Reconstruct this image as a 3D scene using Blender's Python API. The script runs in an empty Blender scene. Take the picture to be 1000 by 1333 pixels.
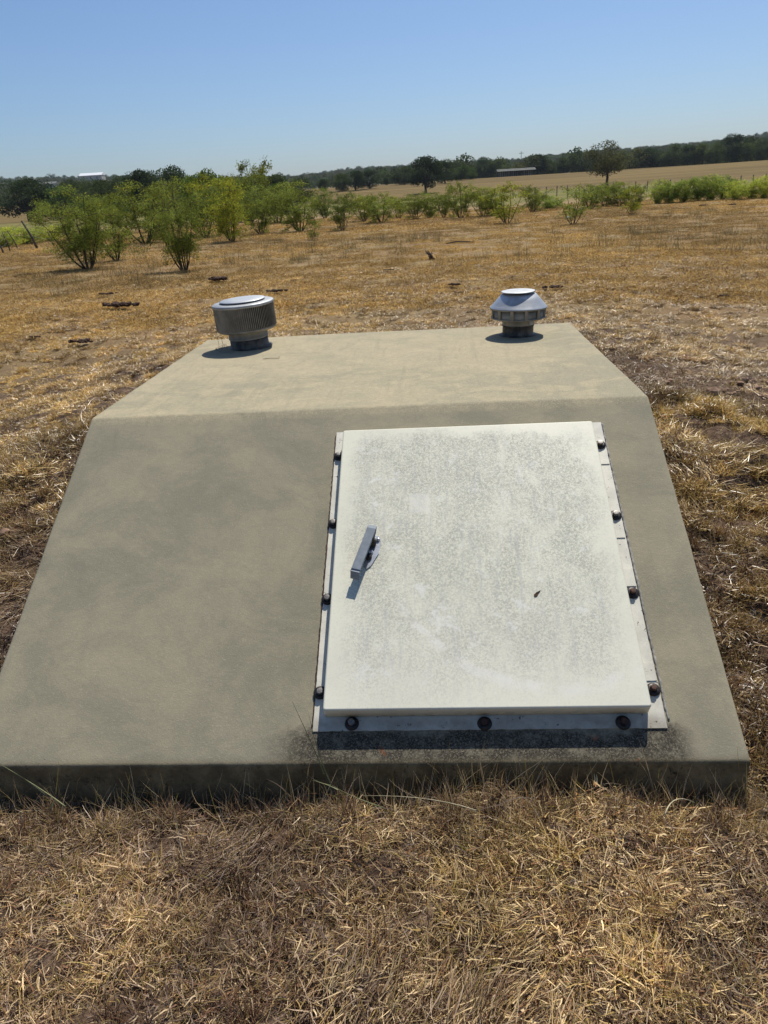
import bpy, bmesh, math, random
import numpy as np
from mathutils import Vector, Matrix, noise as mnoise

R = math.radians
scene = bpy.context.scene
COL = scene.collection

# ------------------------------------------------------------------ camera
FPX = 980.2                       # focal length in pixels of a 1000 px wide frame
CAM = Vector((0.2836, -2.8711, 1.5688))
YAW, PITCH, ROLL = R(-4.459), R(22.942), R(-3.496)
cy, sy, cp, sp = math.cos(YAW), math.sin(YAW), math.cos(PITCH), math.sin(PITCH)
FW = Vector((sy*cp, cy*cp, -sp))
r0 = Vector((cy, -sy, 0)); u0 = r0.cross(FW)
RT = math.cos(ROLL)*r0 + math.sin(ROLL)*u0
UP = -math.sin(ROLL)*r0 + math.cos(ROLL)*u0
cd = bpy.data.cameras.new('camera'); cam = bpy.data.objects.new('camera', cd); COL.objects.link(cam)
M4 = Matrix((RT, UP, -FW)).transposed().to_4x4(); M4.translation = CAM
cam.matrix_world = M4
cd.sensor_fit = 'HORIZONTAL'; cd.sensor_width = 36; cd.lens = 36*FPX/1000
cd.clip_start = 0.05; cd.clip_end = 12000
scene.camera = cam

# ------------------------------------------------------------------ sky, sun, exposure
SUN_EL, SUN_AZ = R(57), R(19.2)   # azimuth measured from +Y towards +X
w = bpy.data.worlds.new('World'); scene.world = w; w.use_nodes = True
nt = w.node_tree; nt.nodes.clear()
sky = nt.nodes.new('ShaderNodeTexSky'); sky.sky_type = 'NISHITA'; sky.sun_disc = False
sky.sun_elevation = SUN_EL; sky.sun_rotation = SUN_AZ
sky.altitude = 300; sky.air_density = 1.0; sky.dust_density = 1.2; sky.ozone_density = 9.0
bg = nt.nodes.new('ShaderNodeBackground'); bg.inputs['Strength'].default_value = 0.102
wo = nt.nodes.new('ShaderNodeOutputWorld')
nt.links.new(sky.outputs[0], bg.inputs[0]); nt.links.new(bg.outputs[0], wo.inputs[0])
sl = bpy.data.lights.new('sun', 'SUN'); sl.energy = 4.8; sl.angle = R(0.53); sl.color = (1.0, 0.955, 0.87)
sun = bpy.data.objects.new('sun', sl); COL.objects.link(sun)
SDIR = Vector((math.sin(SUN_AZ)*math.cos(SUN_EL), math.cos(SUN_AZ)*math.cos(SUN_EL), math.sin(SUN_EL)))
sun.rotation_euler = SDIR.to_track_quat('Z', 'Y').to_euler(); sun.location = (0, 0, 30)
vs = scene.view_settings
scene.display_settings.display_device = 'sRGB'
vs.view_transform = 'Standard'; vs.look = 'None'; vs.gamma = 1; vs.exposure = 0.0
vs.use_curve_mapping = False

# ------------------------------------------------------------------ helpers: objects
def tag(o, label=None, cat=None, group=None, kind=None):
    if label: o['label'] = label
    if cat: o['category'] = cat
    if group: o['group'] = group
    if kind: o['kind'] = kind
    return o

def empty(name, loc=(0, 0, 0), rz=0.0):
    o = bpy.data.objects.new(name, None); COL.objects.link(o)
    o.location = loc; o.rotation_euler = (0, 0, rz); o.empty_display_size = 0.1
    return o

def obj(name, me, mat=None, parent=None, mw=None):
    if isinstance(me, bmesh.types.BMesh):
        m = bpy.data.meshes.new(name); me.to_mesh(m); me.free(); me = m
    o = bpy.data.objects.new(name, me); COL.objects.link(o)
    if mat is not None and len(me.materials) == 0: me.materials.append(mat)
    if parent: o.parent = parent
    if mw is not None: o.matrix_local = mw
    return o

def np_mesh(name, v, f, cols=None, mat=None, smooth=False):
    """v (n,3), f (m,k) all polygons with k corners"""
    me = bpy.data.meshes.new(name)
    v = np.asarray(v, np.float32); f = np.asarray(f, np.int32)
    k = f.shape[1]
    me.vertices.add(len(v)); me.vertices.foreach_set('co', v.ravel())
    me.loops.add(f.size); me.loops.foreach_set('vertex_index', f.ravel())
    me.polygons.add(len(f))
    me.polygons.foreach_set('loop_start', np.arange(0, f.size, k, dtype=np.int32))
    me.polygons.foreach_set('loop_total', np.full(len(f), k, np.int32))
    if cols is not None:
        a = me.color_attributes.new('col', 'FLOAT_COLOR', 'POINT')
        c = np.ones((len(v), 4), np.float32); c[:, :3] = cols
        a.data.foreach_set('color', c.ravel())
    me.update(calc_edges=True)
    if smooth: me.polygons.foreach_set('use_smooth', np.ones(len(f), bool))
    if mat: me.materials.append(mat)
    return me

def add_box(bm, x0, x1, y0, y1, z0, z1, bev=0.0, seg=2):
    r = bmesh.ops.create_cube(bm, size=1.0)
    vs_ = r['verts']
    for v in vs_:
        v.co = Vector((x0 if v.co.x < 0 else x1, y0 if v.co.y < 0 else y1, z0 if v.co.z < 0 else z1))
    if bev:
        es = list({e for v in vs_ for e in v.link_edges})
        bmesh.ops.bevel(bm, geom=es, offset=bev, segments=seg, affect='EDGES', profile=0.5)

def add_lathe(bm, prof, n=48, cx=0, cy_=0, cap_top=True, cap_bot=False, smooth=True):
    rings = []
    for (r, z) in prof:
        rings.append([bm.verts.new((cx+r*math.cos(2*math.pi*i/n), cy_+r*math.sin(2*math.pi*i/n), z)) for i in range(n)])
    for a, b in zip(rings, rings[1:]):
        for i in range(n):
            f = bm.faces.new((a[i], a[(i+1) % n], b[(i+1) % n], b[i])); f.smooth = smooth
    if cap_top: bm.faces.new(rings[-1])
    if cap_bot: bm.faces.new(rings[0][::-1])

def add_tube(bm, pts, rad, n=6):
    pts = [Vector(p) for p in pts]
    if not hasattr(rad, '__len__'): rad = [rad]*len(pts)
    prev = None
    for i, p in enumerate(pts):
        d = (pts[min(i+1, len(pts)-1)]-pts[max(i-1, 0)]).normalized()
        a = d.cross(Vector((0.31, 0.2, 0.93)))
        if a.length < 1e-4: a = d.cross(Vector((1, 0, 0)))
        a.normalize(); b = d.cross(a)
        ring = [bm.verts.new(p+rad[i]*(math.cos(2*math.pi*k/n)*a+math.sin(2*math.pi*k/n)*b)) for k in range(n)]
        if prev:
            for k in range(n):
                f = bm.faces.new((prev[k], prev[(k+1) % n], ring[(k+1) % n], ring[k])); f.smooth = True
        else: bm.faces.new(ring[::-1])
        prev = ring
    bm.faces.new(prev)

# ------------------------------------------------------------------ helpers: materials
class Mat:
    def __init__(s, name):
        s.m = bpy.data.materials.new(name); s.m.use_nodes = True
        s.t = s.m.node_tree; s.t.nodes.clear()
        s.out = s.n('ShaderNodeOutputMaterial')
    def n(s, ty, ins=None, **kw):
        nd = s.t.nodes.new(ty)
        for k, v in kw.items(): setattr(nd, k, v)
        if ins:
            for k, v in ins.items(): s.put(nd.inputs[k], v)
        return nd
    def put(s, sock, v):
        if hasattr(v, 'is_linked') or isinstance(v, bpy.types.NodeSocket): s.t.links.new(v, sock)
        elif isinstance(v, bpy.types.Node): s.t.links.new(v.outputs[0], sock)
        else:
            if isinstance(v, tuple) and len(v) == 3 and sock.type == 'RGBA': v = (*v, 1)
            sock.default_value = v
    def coord(s): return s.n('ShaderNodeTexCoord').outputs['Object']
    def pos(s): return s.n('ShaderNodeNewGeometry').outputs['Position']
    def noise(s, co, scale, detail=4, rough=0.55, dist=0.0, out=0):
        nd = s.n('ShaderNodeTexNoise', {'Vector': co, 'Scale': scale, 'Detail': detail, 'Roughness': rough, 'Distortion': dist})
        return nd.outputs[out]
    def ramp(s, v, lo, hi, a=0.0, b=1.0, smooth=True):
        nd = s.n('ShaderNodeMapRange', {0: v, 1: lo, 2: hi, 3: a, 4: b}, clamp=True)
        if smooth: nd.interpolation_type = 'SMOOTHSTEP'
        return nd.outputs[0]
    def math(s, op, a, b=0.0, clamp=False):
        nd = s.n('ShaderNodeMath', {0: a, 1: b}, operation=op, use_clamp=clamp); return nd.outputs[0]
    def mix(s, f, a, b, mode='MIX'):
        nd = s.n('ShaderNodeMix', data_type='RGBA', blend_type=mode)
        s.put(nd.inputs[0], f); s.put(nd.inputs[6], a); s.put(nd.inputs[7], b)
        return nd.outputs[2]
    def sep(s, co):
        nd = s.n('ShaderNodeSeparateXYZ', {0: co}); return nd.outputs
    def mapping(s, co, sc=(1, 1, 1), rot=(0, 0, 0), loc=(0, 0, 0)):
        return s.n('ShaderNodeMapping', {0: co, 1: loc, 2: rot, 3: sc}).outputs[0]
    def bump(s, h, strength=0.3, dist=0.01, normal=None):
        nd = s.n('ShaderNodeBump', {'Height': h, 'Strength': strength, 'Distance': dist})
        if normal is not None: s.put(nd.inputs['Normal'], normal)
        return nd.outputs[0]
    def pbr(s, col, rough=0.8, metal=0.0, normal=None, spec=0.5):
        b = s.n('ShaderNodeBsdfPrincipled', {'Base Color': col, 'Roughness': rough, 'Metallic': metal, 'Specular IOR Level': spec})
        if normal is not None: s.put(b.inputs['Normal'], normal)
        s.t.links.new(b.outputs[0], s.out.inputs[0]); return s.m
    def leafy(s, col, trans=0.35, spec=0.15, rough=0.5):
        d = s.n('ShaderNodeBsdfDiffuse', {0: col}); t = s.n('ShaderNodeBsdfTranslucent', {0: col})
        mx = s.n('ShaderNodeMixShader', {0: trans, 1: d.outputs[0], 2: t.outputs[0]})
        if spec > 0:
            g = s.n('ShaderNodeBsdfAnisotropic' if False else 'ShaderNodeBsdfGlossy', {'Color': (1, 0.97, 0.92), 'Roughness': 0.38})
            fr = s.n('ShaderNodeFresnel', {0: 1.4})
            k = s.math('MULTIPLY', fr.outputs[0], spec)
            mx = s.n('ShaderNodeMixShader', {0: k, 1: mx.outputs[0], 2: g.outputs[0]})
        s.t.links.new(mx.outputs[0], s.out.inputs[0]); return s.m

# ------------------------------------------------------------------ materials
SA = R(29.045)                       # pitch of the sloping front
CA, SN = math.cos(SA), math.sin(SA)
TOPZ = 0.80

def mat_concrete():
    m = Mat('concrete'); c = m.coord(); x, y, z = m.sep(c)[:3]
    big = m.noise(c, 1.3, 5, 0.6, 0.6); mid = m.noise(m.mapping(c, (1, 1.4, 1), (0, 0, 0.5)), 4.5, 6, 0.6, 1.2)
    fine = m.noise(c, 48, 5, 0.8); grit = m.noise(c, 185, 3, 0.75)
    col = m.mix(m.ramp(big, 0.38, 0.62), (0.355, 0.325, 0.248), (0.485, 0.425, 0.315))
    col = m.mix(m.ramp(mid, 0.44, 0.62), col, m.mix(0.7, col, (0.54, 0.465, 0.335)))
    # trowel arcs
    wv = m.noise(m.mapping(c, (2.2, 9, 9), (0, 0, 0.7)), 1.6, 5, 0.6, 2.2)
    col = m.mix(m.ramp(wv, 0.55, 0.72, 0, 0.38), col, (0.54, 0.475, 0.36))
    wv2 = m.noise(m.mapping(c, (7, 2.4, 2.4), (0, 0, -0.5)), 1.3, 5, 0.65, 1.4)
    col = m.mix(m.ramp(wv2, 0.56, 0.74, 0, 0.42), col, (0.23, 0.215, 0.165))
    # pale blooms and pin spots
    vo = m.n('ShaderNodeTexVoronoi', {'Vector': c, 'Scale': 9.0, 'Randomness': 1.0})
    sp_ = m.math('MULTIPLY', m.ramp(vo.outputs['Distance'], 0.0, 0.16, 1, 0), m.ramp(m.noise(c, 2.3, 3), 0.5, 0.64))
    col = m.mix(m.math('MULTIPLY', sp_, m.ramp(fine, 0.35, 0.65)), col, (0.55, 0.51, 0.41))
    vo2 = m.n('ShaderNodeTexVoronoi', {'Vector': c, 'Scale': 26.0})
    pin = m.ramp(vo2.outputs['Distance'], 0.0, 0.075, 1, 0)
    col = m.mix(m.math('MULTIPLY', pin, m.ramp(m.noise(c, 5, 2), 0.46, 0.56)), col, (0.08, 0.075, 0.06))
    vo3 = m.n('ShaderNodeTexVoronoi', {'Vector': m.mapping(c, (1, 1, 1), (0, 0, 0), (3.3, 1.7, 0.4)), 'Scale': 60.0})
    pin3 = m.math('MULTIPLY', m.ramp(vo3.outputs['Distance'], 0.0, 0.12, 1, 0), m.ramp(m.noise(c, 11, 2), 0.48, 0.60))
    col = m.mix(m.math('MULTIPLY', pin3, 0.6), col, (0.60, 0.55, 0.44))
    # faint run-off streaks down the slope and a few hairline scratches
    run = m.noise(m.mapping(c, (16, 0.9, 0.9)), 1.5, 5, 0.6, 0.25)
    col = m.mix(m.ramp(run, 0.54, 0.70, 0, 0.30), col, (0.24, 0.225, 0.175))
    scr = m.noise(m.mapping(c, (3.0, 42, 42), (0.0, 0.0, 0.45)), 1.0, 3, 0.5, 0.9)
    hair = m.math('MULTIPLY', m.ramp(m.math('ABSOLUTE', m.math('SUBTRACT', scr, 0.5)), 0.0, 0.006, 1, 0), m.ramp(m.noise(c, 3.1, 3), 0.56, 0.66))
    col = m.mix(m.math('MULTIPLY', hair, 0.45), col, (0.58, 0.53, 0.42))
    col = m.mix(m.ramp(fine, 0.35, 0.68, 0, 0.42), col, (0.25, 0.235, 0.19))
    col = m.mix(m.ramp(grit, 0.42, 0.58, 0, 0.50), col, (0.165, 0.155, 0.125))
    col = m.mix(m.ramp(grit, 0.54, 0.64, 0, 0.65), col, (0.66, 0.61, 0.49))
    # the sloping face is coloured greyer and browner than the flat roof
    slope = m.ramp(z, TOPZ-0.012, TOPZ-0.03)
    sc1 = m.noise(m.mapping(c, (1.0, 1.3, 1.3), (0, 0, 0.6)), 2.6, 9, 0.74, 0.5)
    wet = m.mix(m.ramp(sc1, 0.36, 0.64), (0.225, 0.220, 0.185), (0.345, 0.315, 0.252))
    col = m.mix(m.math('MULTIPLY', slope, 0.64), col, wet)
    # algae, grit and rust below the door, with the lid's shadow deepened in colour
    edge = m.noise(m.mapping(c, (1, 1, 1)), 7, 6, 0.7)
    yy = m.math('ADD', y, m.math('MULTIPLY', m.math('SUBTRACT', edge, 0.5), 0.16))
    below = m.ramp(yy, -1.128, -1.165)
    side = m.math('MULTIPLY', m.ramp(x, -0.26, -0.10), m.ramp(x, 0.99, 0.90))
    st = m.math('MULTIPLY', m.math('MULTIPLY', below, side), m.ramp(m.noise(c, 22, 5, 0.75), 0.28, 0.55, 0.45, 1))
    col = m.mix(st, col, m.mix(m.ramp(m.noise(c, 200, 3, 0.8), 0.46, 0.68), (0.045, 0.040, 0.034), (0.24, 0.215, 0.175)))
    rust = m.math('MULTIPLY', st, m.ramp(m.noise(c, 14, 3, 0.6), 0.66, 0.74, 0, 0.7))
    col = m.mix(rust, col, (0.30, 0.10, 0.035))
    # soil-stained front riser, its shade also darkened into the colour
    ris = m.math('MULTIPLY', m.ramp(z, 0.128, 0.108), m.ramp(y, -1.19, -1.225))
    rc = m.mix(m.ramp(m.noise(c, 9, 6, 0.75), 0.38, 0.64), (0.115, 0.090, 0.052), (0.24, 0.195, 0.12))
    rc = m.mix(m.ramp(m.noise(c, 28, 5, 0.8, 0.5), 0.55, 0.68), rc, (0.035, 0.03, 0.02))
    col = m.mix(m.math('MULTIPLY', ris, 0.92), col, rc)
    col = m.mix(1.0, col, (0.97, 0.93, 0.79), 'MULTIPLY')
    h = m.math('ADD', m.math('MULTIPLY', fine, 0.6), m.math('MULTIPLY', grit, 0.5))
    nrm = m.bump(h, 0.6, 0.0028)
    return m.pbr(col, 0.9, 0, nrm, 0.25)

def mat_door():
    m = Mat('weathered_white_paint'); c = m.coord(); x, y, z = m.sep(c)[:3]
    s_ = m.math('MULTIPLY', y, -1.0)
    wob = m.math('MULTIPLY', m.math('SUBTRACT', m.noise(c, 5, 6, 0.7), 0.5), 0.22)
    xl = m.math('ADD', x, wob); sl_ = m.math('ADD', s_, wob)
    msk = m.math('MULTIPLY', m.ramp(xl, -0.06, 0.05), m.ramp(xl, 0.86, 0.74))
    msk = m.math('MULTIPLY', msk, m.math('MULTIPLY', m.ramp(sl_, 0.19, 0.27), m.ramp(sl_, 1.34, 1.10)))
    grain = m.noise(c, 150, 4, 0.8); spk = m.noise(c, 420, 2, 0.7); strk = m.noise(m.mapping(c, (55, 6, 1)), 1, 4, 0.7)
    cloud = m.math('ADD', m.math('MULTIPLY', m.noise(m.mapping(c, (1.6, 0.8, 1)), 4.5, 8, 0.72, 0.6), 0.75), m.math('MULTIPLY', m.noise(c, 22, 5, 0.7, 0.3), 0.25))
    gm = m.math('MULTIPLY', msk, m.ramp(m.math('ADD', m.math('MULTIPLY', grain, 0.6), m.math('MULTIPLY', spk, 0.4)), 0.43, 0.57, 0.15, 1))
    gm = m.math('MULTIPLY', gm, m.ramp(cloud, 0.38, 0.58, 0.40, 1))
    base = m.mix(m.ramp(m.noise(c, 6, 5), 0.35, 0.7), (0.78, 0.75, 0.575), (0.73, 0.70, 0.54))
    col = m.mix(m.math('MULTIPLY', gm, 0.80), base, (0.345, 0.338, 0.275))
    col = m.mix(m.math('MULTIPLY', msk, m.ramp(strk, 0.50, 0.70, 0, 0.45)), col, (0.42, 0.42, 0.39))
    col = m.mix(m.ramp(grain, 0.50, 0.68, 0, 0.22), col, (0.40, 0.39, 0.33))
    # rubbed rectangle where a label came off, and wiped arcs near the foot
    wob2 = m.math('MULTIPLY', m.math('SUBTRACT', m.noise(c, 40, 3), 0.5), 0.02)
    xr = m.math('ADD', x, wob2); sr = m.math('ADD', s_, wob2)
    rect = m.math('MULTIPLY', m.math('MULTIPLY', m.ramp(xr, 0.180, 0.192), m.ramp(xr, 0.262, 0.250)),
                  m.math('MULTIPLY', m.ramp(sr, 0.488, 0.50), m.ramp(sr, 0.585, 0.570)))
    col = m.mix(m.math('MULTIPLY', rect, m.ramp(grain, 0.4, 0.6, 0.1, 0.5)), col, (0.80, 0.775, 0.70))
    dx = m.math('SUBTRACT', x, 0.62); dy = m.math('SUBTRACT', s_, 0.72)
    rr = m.math('SQRT', m.math('ADD', m.math('MULTIPLY', dx, dx), m.math('MULTIPLY', dy, dy)))
    rr = m.math('ADD', rr, m.math('MULTIPLY', m.noise(c, 9, 3), 0.05))
    arc = m.math('MULTIPLY', m.ramp(rr, 0.50, 0.515), m.ramp(rr, 0.555, 0.525))
    arc = m.math('MULTIPLY', arc, m.math('MULTIPLY', m.ramp(s_, 0.85, 0.95), m.ramp(m.noise(c, 14, 4), 0.4, 0.6)))
    col = m.mix(m.math('MULTIPLY', arc, 0.5), col, (0.82, 0.79, 0.71))
    # warm dusty bloom in the lower third, dark pin specks
    col = m.mix(m.math('MULTIPLY', m.ramp(s_, 0.8, 1.25), 0.25), col, (0.80, 0.755, 0.64))
    bl = m.math('MULTIPLY', m.ramp(m.noise(c, 13, 6, 0.75, 0.5), 0.55, 0.68), msk)
    col = m.mix(m.math('MULTIPLY', bl, 0.65), col, (0.78, 0.765, 0.68))
    vo = m.n('ShaderNodeTexVoronoi', {'Vector': c, 'Scale': 34.0})
    pin = m.math('MULTIPLY', m.ramp(vo.outputs['Distance'], 0.0, 0.07, 1, 0), m.ramp(m.noise(c, 9, 2), 0.56, 0.62))
    col = m.mix(m.math('MULTIPLY', pin, 0.8), col, (0.15, 0.12, 0.08))
    low = m.math('MULTIPLY', m.ramp(z, 0.045, 0.012), m.ramp(m.noise(c, 26, 5, 0.7), 0.42, 0.62))
    col = m.mix(m.math('MULTIPLY', low, 0.35), col, (0.33, 0.25, 0.15))
    nrm = m.bump(grain, 0.12, 0.0012); nrm = m.bump(m.noise(c, 4, 3), 0.15, 0.01, nrm)
    return m.pbr(col, m.ramp(gm, 0, 1, 0.5, 0.75), 0, nrm, 0.35)

def mat_frame():
    m = Mat('chipped_white_paint'); c = m.coord()
    g = m.noise(c, 45, 6, 0.75)
    col = m.mix(m.ramp(m.noise(c, 12, 4), 0.35, 0.65), (0.74, 0.70, 0.58), (0.60, 0.57, 0.47))
    col = m.mix(m.ramp(m.noise(c, 300, 3), 0.5, 0.7, 0, 0.3), col, (0.4, 0.4, 0.38))
    yl = m.sep(c)[1]; lowf = m.math('MULTIPLY', m.ramp(yl, -1.26, -1.30), m.ramp(m.noise(c, 18, 5, 0.7), 0.35, 0.65, 0.4, 0.9))  # lower flange stained darker, deepening the lid's shadow in its colour
    col = m.mix(lowf, col, (0.34, 0.30, 0.23))
    col = m.mix(m.ramp(g, 0.62, 0.65), col, (0.06, 0.045, 0.035))
    return m.pbr(col, 0.6, 0, m.bump(g, 0.2, 0.002), 0.35)

def mat_simple(name, a, b, scale=30, rough=0.6, metal=0.0, bumpd=0.001, spec=0.4, lo=0.35, hi=0.65):
    m = Mat(name); c = m.coord(); g = m.noise(c, scale, 5, 0.65)
    return m.pbr(m.mix(m.ramp(g, lo, hi), a, b), rough, metal, m.bump(g, 0.3, bumpd), spec)

def mat_galv():
    m = Mat('galvanised_steel'); c = m.coord()
    g = m.noise(c, 22, 5, 0.7); s_ = m.noise(m.mapping(c, (3, 3, 60)), 1.6, 4, 0.7)
    col = m.mix(m.ramp(g, 0.3, 0.7), (0.56, 0.57, 0.56), (0.40, 0.41, 0.41))
    col = m.mix(m.ramp(s_, 0.5, 0.75, 0, 0.5), col, (0.70, 0.71, 0.70))
    return m.pbr(col, m.ramp(g, 0.3, 0.7, 0.38, 0.58), 0.7, m.bump(g, 0.2, 0.002))

def mat_dusty():
    m = Mat('dusty_sheet_metal'); c = m.coord()
    g = m.noise(c, 14, 5, 0.7)
    col = m.mix(m.ramp(g, 0.3, 0.7), (0.20, 0.185, 0.155), (0.34, 0.31, 0.25))
    return m.pbr(col, 0.6, 0.35, m.bump(g, 0.2, 0.002))

def mat_vcol(name, trans=0.35, spec=0.1, tintlo=0.75, tinthi=1.25, inst=False, gain=1.0):
    m = Mat(name)
    a = m.n('ShaderNodeAttribute', attribute_name='col').outputs['Color']
    if inst:
        t = m.n('ShaderNodeAttribute', attribute_name='tint', attribute_type='INSTANCER').outputs['Vector']
        col = m.mix(1.0, a, t, 'MULTIPLY')
    else:
        r = m.n('ShaderNodeObjectInfo').outputs['Random']
        k = m.ramp(r, 0, 1, tintlo, tinthi, smooth=False)
        oc = m.n('ShaderNodeObjectInfo').outputs['Color']
        col = m.mix(1.0, a, oc, 'MULTIPLY')
    return m.leafy(col, trans, spec)

def mat_bark():
    m = Mat('bark'); c = m.coord(); g = m.noise(m.mapping(c, (1, 1, 0.3)), 24, 5, 0.7)
    return m.pbr(m.mix(m.ramp(g, 0.35, 0.65), (0.045, 0.032, 0.024), (0.12, 0.09, 0.07)), 0.9, 0, m.bump(g, 0.6, 0.02), 0.2)

def mat_ground():
    m = Mat('dry_soil_and_thatch'); c = m.pos(); x, y, z = m.sep(c)[:3]
    cam2 = m.n('ShaderNodeCombineXYZ', {0: x, 1: y, 2: 0.0}).outputs[0]
    d = m.n('ShaderNodeVectorMath', {0: cam2}, operation='LENGTH').outputs['Value']
    n0 = m.noise(c, 0.35, 5, 0.6); n1 = m.noise(c, 2.2, 6, 0.65); n2 = m.noise(c, 14, 6, 0.75); n3 = m.noise(c, 70, 4, 0.75)
    # bare soil under the grass close by
    near = m.mix(m.ramp(n2, 0.35, 0.65), (0.055, 0.034, 0.022), (0.18, 0.118, 0.078))
    near = m.mix(m.ramp(n3, 0.52, 0.66, 0, 0.6), near, (0.30, 0.235, 0.16))
    near = m.mix(m.ramp(n1, 0.60, 0.70, 0, 0.6), near, (0.26, 0.165, 0.105))
    for (px_, py_, sc_) in ((3.4, 1.62, 0.9), (-2.15, 0.15, 0.45)):   # reddish bare subsoil spots
        dv = m.n('ShaderNodeVectorMath', {0: cam2, 1: (px_, py_, 0.0)}, operation='DISTANCE').outputs['Value']
        dv = m.math('ADD', dv, m.math('MULTIPLY', m.math('SUBTRACT', n1, 0.5), 1.2))
        near = m.mix(m.ramp(dv, sc_, sc_*0.5, 0, 0.85), near, m.mix(m.ramp(n2, 0.35, 0.65), (0.17, 0.10, 0.065), (0.37, 0.25, 0.175)))
    # the cropped field
    fld = m.mix(m.ramp(n1, 0.35, 0.65), (0.225, 0.158, 0.078), (0.34, 0.248, 0.122))
    fld = m.mix(m.ramp(n0, 0.42, 0.62, 0, 0.75), fld, (0.29, 0.185, 0.090))
    fld = m.mix(m.ramp(m.noise(c, 5.5, 6, 0.8), 0.50, 0.68, 0, 0.55), fld, (0.15, 0.098, 0.050))
    col = m.mix(m.ramp(d, 4.5, 8.5), near, fld)
    # beyond the mesquite: pale yellow-green meadow, then the ochre hay field with mowing stripes
    sw = m.math('ADD', d, m.math('MULTIPLY', m.math('SUBTRACT', m.noise(c, 0.02, 4), 0.5), 60))
    mead = m.mix(m.ramp(m.noise(c, 0.06, 6, 0.7), 0.4, 0.6), (0.135, 0.140, 0.036), (0.21, 0.170, 0.060))
    col = m.mix(m.ramp(sw, 66, 88), col, mead)
    stripe = m.noise(m.mapping(c, (0.006, 0.16, 1), (0, 0, 0.12)), 1.0, 5, 0.65, 0.3)
    hay = m.mix(m.ramp(stripe, 0.40, 0.60), (0.130, 0.088, 0.030), (0.21, 0.145, 0.050))
    hay = m.mix(m.ramp(m.noise(c, 0.09, 6, 0.75), 0.50, 0.68, 0, 0.5), hay, (0.14, 0.11, 0.05))
    col = m.mix(m.ramp(sw, 150, 205), col, hay)
    hill = m.mix(m.ramp(m.noise(c, 0.012, 6, 0.7), 0.42, 0.6), (0.10, 0.095, 0.05), (0.22, 0.175, 0.10))
    col = m.mix(m.ramp(sw, 440, 560), col, hill)
    h = m.math('ADD', m.math('MULTIPLY', n2, 1.0), m.math('MULTIPLY', n3, 0.4))
    nrm = m.bump(h, 0.8, 0.03)
    return m.pbr(col, 0.97, 0, nrm, 0.1)

M = dict(concrete=mat_concrete(), door=mat_door(), frame=mat_frame(), galv=mat_galv(), dusty=mat_dusty(),
         black=mat_simple('black_bolt_rubber', (0.012, 0.011, 0.010), (0.04, 0.032, 0.028), 60, 0.42, 0.3),
         bolt=mat_simple('rusted_bolt_steel', (0.13, 0.115, 0.10), (0.30, 0.28, 0.26), 160, 0.5, 0.6),
         rust=mat_simple('rusted_brown_steel', (0.035, 0.022, 0.018), (0.12, 0.06, 0.04), 120, 0.65, 0.4),
         lever=mat_simple('zinc_lever', (0.15, 0.18, 0.205), (0.21, 0.24, 0.27), 30, 0.6, 0.1),
         steel=mat_simple('bright_steel', (0.52, 0.53, 0.54), (0.66, 0.67, 0.68), 60, 0.3, 0.9),
         pipe=mat_simple('stained_vent_pipe', (0.055, 0.05, 0.045), (0.16, 0.14, 0.115), 20, 0.6, 0.4),
         darkin=mat_simple('dark_vent_inside', (0.012, 0.011, 0.010), (0.03, 0.027, 0.022), 20, 0.9),
         capm=mat_simple('chalky_aluminium', (0.34, 0.35, 0.35), (0.46, 0.47, 0.47), 18, 0.55, 0.5),
         caulk=mat_simple('grey_sealant', (0.20, 0.19, 0.165), (0.40, 0.375, 0.32), 60, 0.9, 0, 0.004),
         bark=mat_bark(), ground=mat_ground(),
         leaf=mat_vcol('leaves', 0.40, 0.0), grass=mat_vcol('dry_grass_blades', 0.28, 0.07, inst=True),
         fgrass=mat_vcol('field_grass_blades', 0.20, 0.0, inst=True),
         farleaf=mat_vcol('far_leaves', 0.25, 0.0, inst=True),
         clod=mat_simple('dark_dirt', (0.022, 0.012, 0.007), (0.10, 0.05, 0.026), 40, 0.95, 0, 0.01),
         redsoil=mat_simple('reddish_dry_soil', (0.20, 0.115, 0.07), (0.38, 0.25, 0.165), 30, 0.95, 0, 0.01),
         post=mat_simple('weathered_post', (0.05, 0.04, 0.034), (0.12, 0.10, 0.085), 10, 0.9),
         ppost=mat_simple('pale_post', (0.20, 0.17, 0.12), (0.33, 0.28, 0.20), 10, 0.9),
         wire=mat_simple('fence_wire', (0.12, 0.11, 0.10), (0.2, 0.18, 0.16), 10, 0.6, 0.5),
         wroof=mat_simple('white_metal_roof', (0.74, 0.75, 0.76), (0.82, 0.82, 0.82), 1, 0.5),
         groof=mat_simple('grey_metal_roof', (0.15, 0.155, 0.135), (0.22, 0.22, 0.19), 1, 1.0, spec=0.0),
         wall=mat_simple('far_wall', (0.30, 0.28, 0.25), (0.42, 0.39, 0.34), 0.5, 0.8),
         glass=mat_simple('dark_opening', (0.015, 0.016, 0.018), (0.03, 0.03, 0.03), 1, 0.3),
         strawm=mat_simple('pale_straw', (0.40, 0.34, 0.20), (0.56, 0.48, 0.30), 30, 0.7),
         green=mat_simple('green_stalk', (0.13, 0.14, 0.055), (0.26, 0.25, 0.11), 30, 0.6),
         white=mat_simple('white_litter', (0.7, 0.7, 0.68), (0.8, 0.8, 0.78), 10, 0.6))

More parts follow.
